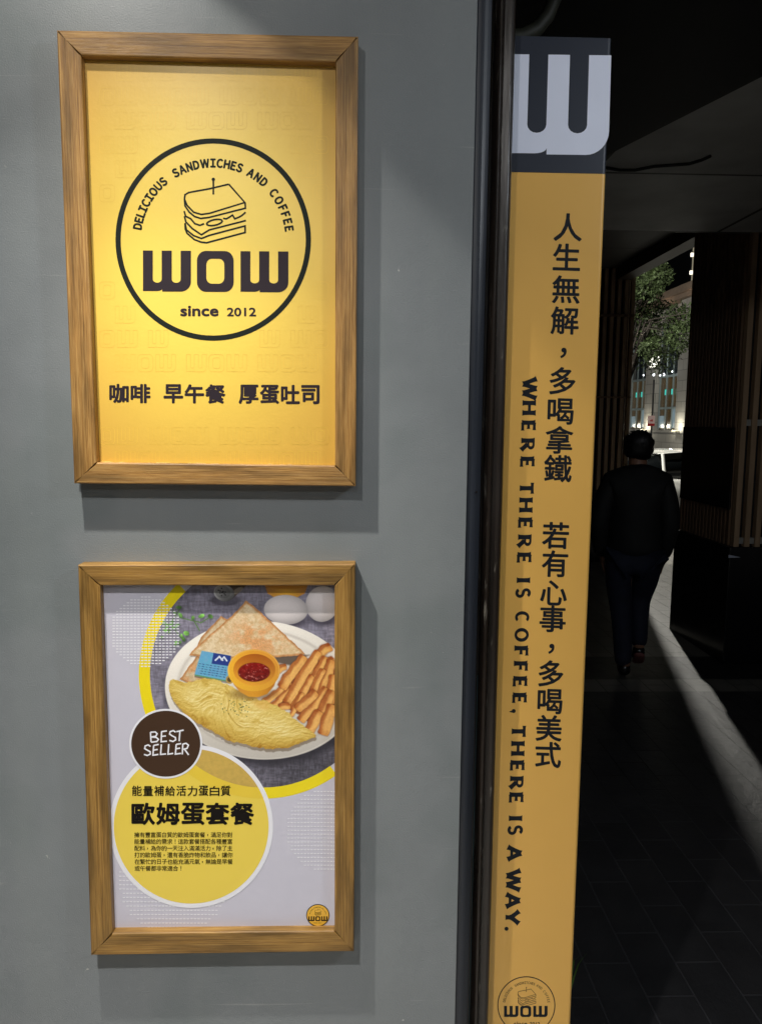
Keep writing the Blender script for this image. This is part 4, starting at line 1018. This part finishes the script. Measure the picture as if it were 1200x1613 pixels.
JR = {'hem': (.205, .15), 'pel': (.20, .15), 'wai': (.19, .145), 'che': (.20, .15), 'neb': (.125, .10), 'col': (.07, .07), 'shl': .085, 'aml': .08, 'ell': .072, 'wrl': .052, 'shr': .085, 'amr': .08, 'elr': .072, 'wrr': .052}
skin('jacket', *sub(JV, [('hem', 'pel'), ('pel', 'wai'), ('wai', 'che'), ('che', 'neb'), ('neb', 'col'), ('neb', 'shl'), ('shl', 'aml'), ('aml', 'ell'), ('ell', 'wrl'), ('neb', 'shr'), ('shr', 'amr'), ('amr', 'elr'), ('elr', 'wrr')], JR), jk, pers)
TV = {'pel': (0, 0, .87), 'hil': (-.095, .01, .80), 'tl': (-.095, .02, .62), 'knl': (-.072, .03, .46), 'cl': (-.057, -.06, .28), 'anl': (-.05, -.135, .07), 'hir': (.095, 0, .80), 'tr': (.09, .09, .64), 'knr': (.065, .16, .50), 'cr': (.06, .10, .36), 'anr': (.06, .0, .175)}
TR_ = {'pel': (.155, .12), 'hil': .112, 'tl': .098, 'knl': .078, 'cl': .07, 'anl': .058, 'hir': .112, 'tr': .098, 'knr': .078, 'cr': .07, 'anr': .056}
skin('trousers', *sub(TV, [('pel', 'hil'), ('hil', 'tl'), ('tl', 'knl'), ('knl', 'cl'), ('cl', 'anl'), ('pel', 'hir'), ('hir', 'tr'), ('tr', 'knr'), ('knr', 'cr'), ('cr', 'anr')], TR_), tr, pers)
HV = {'a': (0, .03, 1.47), 'b': (0, .035, 1.55), 'c': (0, .05, 1.615), 'd': (0, .075, 1.655)}
hr = skin('hair', *sub(HV, [('a', 'b'), ('b', 'c'), ('c', 'd')], {'a': (.085, .065), 'b': (.112, .10), 'c': (.112, .122), 'd': (.065, .07)}), hairm, pers)
from mathutils import noise as mnoise
for v in hr.data.vertices:      # tousled outline
    c = v.co; v.co = c+(c-Vector((0, .05, 1.57))).normalized()*(.012*mnoise.noise(c*38)+.010*mnoise.noise(c*90))
hs = MB()
for k in range(60):
    a, e = rng.uniform(0, 6.28), rng.uniform(.25, 1.4); d = Vector((math.cos(a)*math.cos(e), math.sin(a)*math.cos(e), math.sin(e)))
    p0 = Vector((0, .05, 1.565))+Vector((d.x*.098, d.y*.105, d.z*.108)); p1 = p0+(d+Vector((rng.normal(0, .5), rng.normal(0, .5), -.35))).normalized()*rng.uniform(.010, .022)
    hs.tube([pers.matrix_world @ p0, pers.matrix_world @ ((p0+p1)/2+d*.006), pers.matrix_world @ p1], [.006, .005, .001], 5, caps=False)
bm = bmesh.new(); bm.from_mesh(hr.data); wi = pers.matrix_world.inverted(); nv = [bm.verts.new(wi @ Vector(v)) for v in hs.v]
for f in hs.f: bm.faces.new([nv[i] for i in f]).smooth = True
bm.to_mesh(hr.data); bm.free()
skin('shoe', [(-.04, -.16, .065), (-.04, -.09, .055), (-.04, -.02, .045), (-.04, .05, .036)], [(0, 1), (1, 2), (2, 3)], [(.045, .052), (.046, .047), (.047, .038), (.041, .03)], shm, pers)
s_ = skin('shoe', [(.06, -.02, .185), (.061, .035, .14), (.063, .08, .105), (.065, .14, .07)], [(0, 1), (1, 2), (2, 3)], [(.045, .05), (.046, .045), (.047, .036), (.041, .028)], shm, pers)
skin('sole', [(.06, -.055, .16), (.061, .0, .105), (.063, .05, .07), (.065, .12, .042)], [(0, 1), (1, 2), (2, 3)], [(.042, .014), (.04, .014), (.044, .014), (.038, .012)], solem, s_, 1)

# weed behind the foot of the sign
wd = thing('weed', (.64, .86, 0), 'thin green weed blades growing behind the foot of the yellow sign', 'plant')
gm = mat('weed_leaf', (92, 128, 56), rough=.5, var=.25)
def blade(pts, wdt):
    m = MB(); n = len(pts); vs = []
    for i, p in enumerate(pts):
        ww = wdt*(1-(i/(n-1))**2)+.0004; vs += [(p.x-ww*.7, p.y, p.z-ww*.5), (p.x, p.y-.001, p.z), (p.x+ww*.7, p.y, p.z+ww*.5)]
    m.add(vs, [(i*3+j, i*3+j+1, (i+1)*3+j+1, (i+1)*3+j) for i in range(n-1) for j in (0, 1)], True); return m
root = Vector((.60, .86, 0))
for tips in (((893, 1575), (903, 1540), (911, 1518), (923, 1502)), ((893, 1580), (897, 1550), (904, 1512), (912, 1506))):
    blade([root]+[at(x, y, y=.72+i*.03) for i, (x, y) in enumerate(tips)], .007).build('leaf_blade', gm, wd)

# ------------------------------------------------------------------ the street beyond
# street lamp
def street_lamp(P, label):
    sx, sy_, sz = P; d = sz-7.0
    slp = thing('street_lamp', (sx-.9, sy_, -.13), label, 'street lamp', 'street lamps along the road')
    m = MB(); m.tube([(sx-.9, sy_, -.13), (sx-.9, sy_, 6.3+d), (sx-.82, sy_, 6.9+d), (sx-.5, sy_, 7.12+d), (sx-.1, sy_, 7.13+d)], [.08, .055, .05, .045, .04], 14); m.build('pole', galv, slp)
    m = MB(); m.box(sx-.25, sy_-.14, 7.06+d, sx+.2, sy_+.14, 7.16+d); m.build('lamp_head', steel, slp, .02)
    m = MB(); m.box(sx-.2, sy_-.1, 7.052+d, sx+.12, sy_+.1, 7.058+d); m.build('lens', slens, slp)
galv = mat('galvanised_steel', (110, 112, 112), rough=.4, metal=.7); slens = mat('street_lens', (255, 250, 235), emit=(255, 248, 225), estr=20)
street_lamp(STREET, 'taller street lamp beyond the far slatted screen'); street_lamp(STREET_FILL, 'added street lamp out of view at the left, lighting the car and facade')

# tree
def tree(label, base, zc_, n, rad, trunk_h, seed, flat=1.0):
    r = np.random.default_rng(seed); bx, by, bz = base
    t = thing('street_tree', base, label, 'tree')
    m = MB(); m.tube([(bx, by, bz), (bx+.05, by, bz+trunk_h*.5), (bx-.03, by+.05, bz+trunk_h), (bx+.1, by, zc_+.4)], [.16, .12, .1, .04], 10)
    cl = []
    for k in range(42):
        a = r.uniform(0, 6.28); e = r.uniform(-.8, 1.0); d = rad*r.uniform(.35, 1.0)
        c = np.array((bx+d*math.cos(a)*math.cos(e), by+d*math.sin(a)*math.cos(e), zc_+d*math.sin(e)*flat)); cl.append((c, r.uniform(.28, .55)))
        m.tube([(bx, by, bz+trunk_h*r.uniform(.75, 1)), tuple((np.array((bx, by, zc_))*.5+c*.5)+r.normal(0, .1, 3)), tuple(c)], [.035, .02, .008], 6)
    m.build('trunk', mat('tree_bark', (44, 38, 32), rough=.9, var=.3, bump=.01, bscale=30), t)
    L = MB()
    for c, cr_ in cl:
        for _ in range(n):
            dv = r.normal(0, 1, 3); dv /= np.linalg.norm(dv); p = c+dv*cr_*r.uniform(.3, 1)**.6; p[2] -= .1*r.random()
            u = r.normal(0, 1, 3); u /= np.linalg.norm(u); v = np.cross(u, r.normal(0, 1, 3)); v /= np.linalg.norm(v); s_ = r.uniform(.03, .062)
            L.add([p-u*s_, p+v*s_*.45, p+u*s_, p-v*s_*.45], [(0, 1, 2, 3)])
    lm = mat('green_leaf', (42, 56, 20), rough=.75, var=.4, scale=3); b = lm.node_tree.nodes['Principled BSDF']; b.inputs['Transmission Weight'].default_value = 0
    L.build('crown', lm, t)
tree('leafy green street tree in front of the pale stone building', (6.35, 17.6, -.13), 4.1, 420, 2.0, 2.2, 5)

# no parking sign
q = at(1024.5, 663, y=28)
ns = thing('road_sign', (q.x, 28, -.13), 'small white and red parking sign on a thin dark pole', 'sign')
m = MB(); m.tube([(q.x+.05, 28.02, -.13), (q.x+.05, 28.02, 3.4)], .035, 10); m.build('pole', mat('dark_pole', (30, 30, 32), rough=.5), ns)
m = MB(); m.box(q.x-.14, 27.95, q.z-.2, q.x+.14, 27.975, q.z+.2); pn = m.build('panel', mat('sign_white', (226, 196, 192), rough=.4, emit=(226, 196, 192), estr=0), ns, .01)
m = MB(); m.box(q.x-.13, 27.944, q.z-.19, q.x+.13, 27.9495, q.z-.10); m.box(q.x-.05, 27.944, q.z-.02, q.x+.05, 27.9495, q.z+.03); m.box(q.x+.0, 27.944, q.z+.032, q.x+.04, 27.9495, q.z+.06); m.build('red_marks', mat('sign_red', (176, 40, 44), rough=.4), pn)

# pale stone bank-like building along the street
FX = 14.0
bd = thing('stone_building', (FX, 38, 0), 'pale stone building with lit tall windows and uplit pilasters across the street', 'building')
def stone_mat():
    m = bpy.data.materials.new('ashlar_stone'); m.use_nodes = True; t = m.node_tree; b = t.nodes['Principled BSDF']
    tc = t.nodes.new('ShaderNodeTexCoord'); sp = t.nodes.new('ShaderNodeSeparateXYZ'); cb = t.nodes.new('ShaderNodeCombineXYZ'); t.links.new(tc.outputs['Object'], sp.inputs[0])
    ad = t.nodes.new('ShaderNodeMath'); ad.operation = 'ADD'; t.links.new(sp.outputs[0], ad.inputs[0]); t.links.new(sp.outputs[1], ad.inputs[1])
    t.links.new(ad.outputs[0], cb.inputs[0]); t.links.new(sp.outputs[2], cb.inputs[1])
    br = t.nodes.new('ShaderNodeTexBrick'); br.inputs['Scale'].default_value = 1; br.inputs['Brick Width'].default_value = .9; br.inputs['Row Height'].default_value = .45; br.inputs['Mortar Size'].default_value = .012
    br.inputs['Color1'].default_value = (.40, .39, .36, 1); br.inputs['Color2'].default_value = (.48, .47, .44, 1); br.inputs['Mortar'].default_value = (.2, .2, .19, 1)
    t.links.new(cb.outputs[0], br.inputs['Vector']); t.links.new(br.outputs[0], b.inputs['Base Color']); b.inputs['Roughness'].default_value = .8; return m
sm = stone_mat()
m = MB(); m.box(FX+.3, 20, -.13, FX+9, 56, 7.3)
# ground plinth
m.box(FX-.06, 20, -.13, FX+.29, 56, 1.32); m.box(FX-.12, 20, 1.325, FX+.29, 56, 1.42)
m.build('wall', sm, bd)
warm = mat('amber_glass', (84, 70, 48), rough=.2, var=.5, scale=2, emit=(132, 108, 74), estr=.10)
cool = mat('pale_lit_glass', (150, 170, 180), rough=.2, var=.3, scale=3, emit=(150, 176, 190), estr=.22)
drk = mat('dark_upper_glass', (30, 36, 40), rough=.1, var=.3, emit=(60, 70, 76), estr=.06)
cyan = mat('cyan_glow', (80, 220, 210), emit=(80, 230, 215), estr=.5)
y = 20.4; mod = 3.72; y0s = 31.1-3*mod
k = 0
while y0s+k*mod < 54:
    ya = y0s+k*mod; k += 1
    if ya < 20: continue
    m = MB(); m.box(FX-.02, ya, 1.425, FX+.285, ya+1.2, 7.05); m.box(FX-.10, ya-.06, 6.7, FX+.28, ya+1.26, 7.06) if False else None
    m.build('pilaster', sm, bd)
    wy0, wy1 = ya+1.34, ya+mod-.14
    m = MB(); m.box(FX+.22, wy0, 1.5, FX+.29, wy1, 6.2); f = m.build('window', warm, bd)
    m = MB()
    for t_ in (0, .33, .66, 1): yy = wy0+(wy1-wy0)*t_; m.box(FX+.16, yy-.04, 1.5, FX+.215, yy+.04, 6.2)
    for zz in (2.45, 3.9, 6.15): m.box(FX+.165, wy0, zz-.05, FX+.213, wy1, zz+.05)
    m.build('window_frame', mat('pale_window_frame', (150, 166, 170), rough=.4), f)
    m = MB(); m.box(FX+.195, wy0+.05, 1.55, FX+.218, wy0+(wy1-wy0)*.3, 2.4); m.build('pane', cool, f); m = MB(); m.box(FX+.195, wy0+(wy1-wy0)*.7, 1.55, FX+.218, wy1-.06, 2.1); m.build('pane', cool, f)
    m = MB(); m.box(FX+.19, wy0+.06, 3.96, FX+.217, wy1-.06, 6.1); m.build('upper_pane', drk, f)
    if 28 < ya < 44:
        for t_ in (.33, .66): m = MB(); m.box(FX+.13, wy0+(wy1-wy0)*t_-.05, 3.05, FX+.158, wy0+(wy1-wy0)*t_+.05, 3.3); m.build('indicator_light', cyan, f)
        m = MB(); m.box(FX-.32, ya+.45, 1.422, FX-.16, ya+.75, 1.46); m.build('uplight', mat('uplight_lens', (255, 246, 210), emit=(255, 244, 205), estr=1.2), bd)
        point('uplight_light', (FX-.42, ya+.6, 1.62), 24, (1, .93, .74), .06)
m = MB(); m.box(FX-.25, 20, 7.06, FX+.3, 56, 7.25); m.box(FX-.42, 20, 7.25, FX+.3, 56, 7.55); m.build('cornice', mat('brown_stone', (150, 132, 116), rough=.8, var=.15, scale=4), bd)
for yy in (30.5, 33, 36, 39): point('cornice_light', (FX-.5, yy, 6.72), 4, (1, .78, .58), .06)
# lit lantern sign and bulbs on the facade
q = at(1031, 567, x=FX-.5); ln = thing('wall_lantern', (q.x, q.y, q.z), 'bright white lit lantern box on the stone facade behind the tree', 'lamp')
m = MB(); m.add([(q.x-.12, q.y-.5, q.z+.28), (q.x-.12, q.y+.45, q.z+.05), (q.x-.12, q.y+.35, q.z-.32), (q.x-.12, q.y-.15, q.z-.2), (q.x+.12, q.y-.5, q.z+.28), (q.x+.12, q.y+.45, q.z+.05), (q.x+.12, q.y+.35, q.z-.32), (q.x+.12, q.y-.15, q.z-.2)], [(0, 1, 2, 3), (7, 6, 5, 4), (0, 4, 5, 1), (1, 5, 6, 2), (2, 6, 7, 3), (3, 7, 4, 0)]); m.build('lamp_glass', mat('lantern_glass', (255, 255, 245), emit=(255, 252, 235), estr=2.5), ln, .05)
m = MB(); m.box(q.x-.16, q.y-.6, q.z+.305, q.x+.45, q.y+.6, q.z+.36); m.build('lamp_cap', steel, ln, .02)
for i, (px, py) in enumerate(((1013, 591), (1029, 590), (1039, 591), (1045, 590), (1058, 585), (1027, 548))):
    q = at(px, py, x=FX-.35); rb = (.03, .05, .035, .045)[i % 4]; o = MB(); o.ball(q, rb, rb*1.1, rb*1.5); o = o.build('globe_bulb', mat('bulb_glass', (255, 255, 250), emit=(245, 250, 255), estr=3)); tag(o, 'small round white bulb glowing on the dark upper window of the stone building', 'bulb', 'bulbs on the stone facade')
# far tower with lit bands
ta, tb = at(1083.5, 500, y=62), at(1083.5, 320, y=62)
tw = thing('tower_block', (ta.x+4, 66, 0), 'dark tower with white lit bands beyond the stone building', 'building')
m = MB(); m.box(ta.x, 62, -.13, ta.x+9, 72, 30); m.build('wall', mat('dark_tower_wall', (26, 30, 38), rough=.7, var=.2), tw)
twm = mat('tower_window', (150, 140, 120), emit=(210, 200, 170), estr=.35)
for py in (371, 402, 430):
    z_ = at(1085, py, y=62).z; m = MB(); m.box(ta.x-.12, 61.8, z_-.13, ta.x+2.4, 61.98, z_+.16); m.build('light_band', mat('band_light', (255, 246, 225), emit=(255, 246, 225), estr=1.6), tw)
    for i in range(5): m = MB(); m.box(ta.x+.05+i*.42, 61.85, z_-1.25, ta.x+.22+i*.42, 61.97, z_-.135); m.build('lit_window', twm, tw)

# white sedan parked along the street
cp = mat('white_car_paint', (214, 214, 208), rough=.22, var=.01, coat=1); gl = mat('dark_car_glass', (10, 12, 13), rough=.06, var=.1); rub = mat('tyre_rubber', (18, 18, 18), rough=.8)
CX, CY, CZ = 6.3, 12.4, -.13
car = thing('parked_car', (CX, CY, CZ), 'white saloon car parked on the street beyond the person', 'car')
def loft(sections, name, m, parent):
    """sections: list of (x, [(y, z)...]) rings of equal length"""
    M = MB(); n = len(sections[0][1]); vs = [(CX+x, CY+y_, CZ+z) for x, ring in sections for y_, z in ring]
    M.add(vs, [(i*n+j, i*n+(j+1) % n, (i+1)*n+(j+1) % n, (i+1)*n+j) for i in range(len(sections)-1) for j in range(n)], True)
    M.add([vs[j] for j in range(n)], [tuple(range(n))[::-1]]); M.add([vs[(len(sections)-1)*n+j] for j in range(n)], [tuple(range(n))])
    o = M.build(name, m, parent); return o
def bring(hw, z0, z1, k=.06): return [(-hw+k, z0), (-hw, z0+.12), (-hw-.0, (z0+z1)/2), (-hw+.02, z1-.10), (-hw+.12, z1), (hw-.12, z1), (hw-.02, z1-.10), (hw, (z0+z1)/2), (hw, z0+.12), (hw-k, z0)]
bodyc = loft([(-2.28, bring(.70, .36, .74)), (-2.15, bring(.80, .26, .90)), (-1.6, bring(.88, .22, .97)), (-.9, bring(.89, .2, .95)), (0, bring(.89, .2, .95)), (.9, bring(.89, .2, .95)), (1.6, bring(.87, .22, .88)), (2.15, bring(.80, .25, .76)), (2.32, bring(.66, .34, .62))], 'body', cp, car)
def gring(hw, z0, z1): return [(-hw, z0), (-hw+.05, (z0+z1)/2), (-hw+.16, z1-.03), (-hw+.28, z1), (hw-.28, z1), (hw-.16, z1-.03), (hw-.05, (z0+z1)/2), (hw, z0)]
loft([(-1.75, gring(.74, .93, .97)), (-1.1, gring(.80, .94, 1.33)), (-.7, gring(.81, .94, 1.375)), (.2, gring(.81, .94, 1.375)), (.55, gring(.80, .93, 1.32)), (1.3, gring(.74, .90, .93))], 'glasshouse', gl, car)
loft([(-1.12, [(y_, z) for y_, z in gring(.70, 1.335, 1.36)]), (-.7, gring(.72, 1.37, 1.40)), (.2, gring(.72, 1.37, 1.40)), (.56, gring(.70, 1.325, 1.35))], 'roof', cp, car)
for xx in (-.1, -1.05):
    m = MB(); m.box(CX+xx-.04, CY-.835, CZ+.93, CX+xx+.04, CY-.70, CZ+1.34) if False else m.tube([(CX+xx, CY-.83, CZ+.95), (CX+xx, CY-.70, CZ+1.34)], .03, 8); m.build('pillar', cp, car)
for xx in (-1.42, 1.42):
    for s_ in (-1, 1):
        wh = MB(); wh.lathe([(.2, -.10), (.30, -.10), (.32, -.06), (.32, .06), (.30, .10), (.2, .10)], (CX+xx, CY+s_*.80, CZ+.32), 28, 'Y'); wo = wh.build('wheel', rub, car)
        rm_ = MB(); rm_.lathe([(.01, -.07), (.06, -.085), (.12, -.07), (.205, -.09), (.205, .09), (.12, .07), (.01, .07)], (CX+xx, CY+s_*.80, CZ+.32), 20, 'Y'); rm_.build('rim', steel, wo)
m = MB(); m.ball((CX+.72, CY-.98, CZ+.98), .06, .09, .07); m.build('wing_mirror', rub, car)
m = MB(); m.box(CX-.6, CY-.915, CZ+.80, CX-.4, CY-.885, CZ+.83); m.build('door_handle', steel, car, .008)
for s_ in (-1, 1):
    m = MB(); m.ball((CX+2.2, CY+s_*.62, CZ+.62), .10, .16, .07); m.build('headlight', mat('headlight_glass', (220, 224, 228), rough=.1), car)
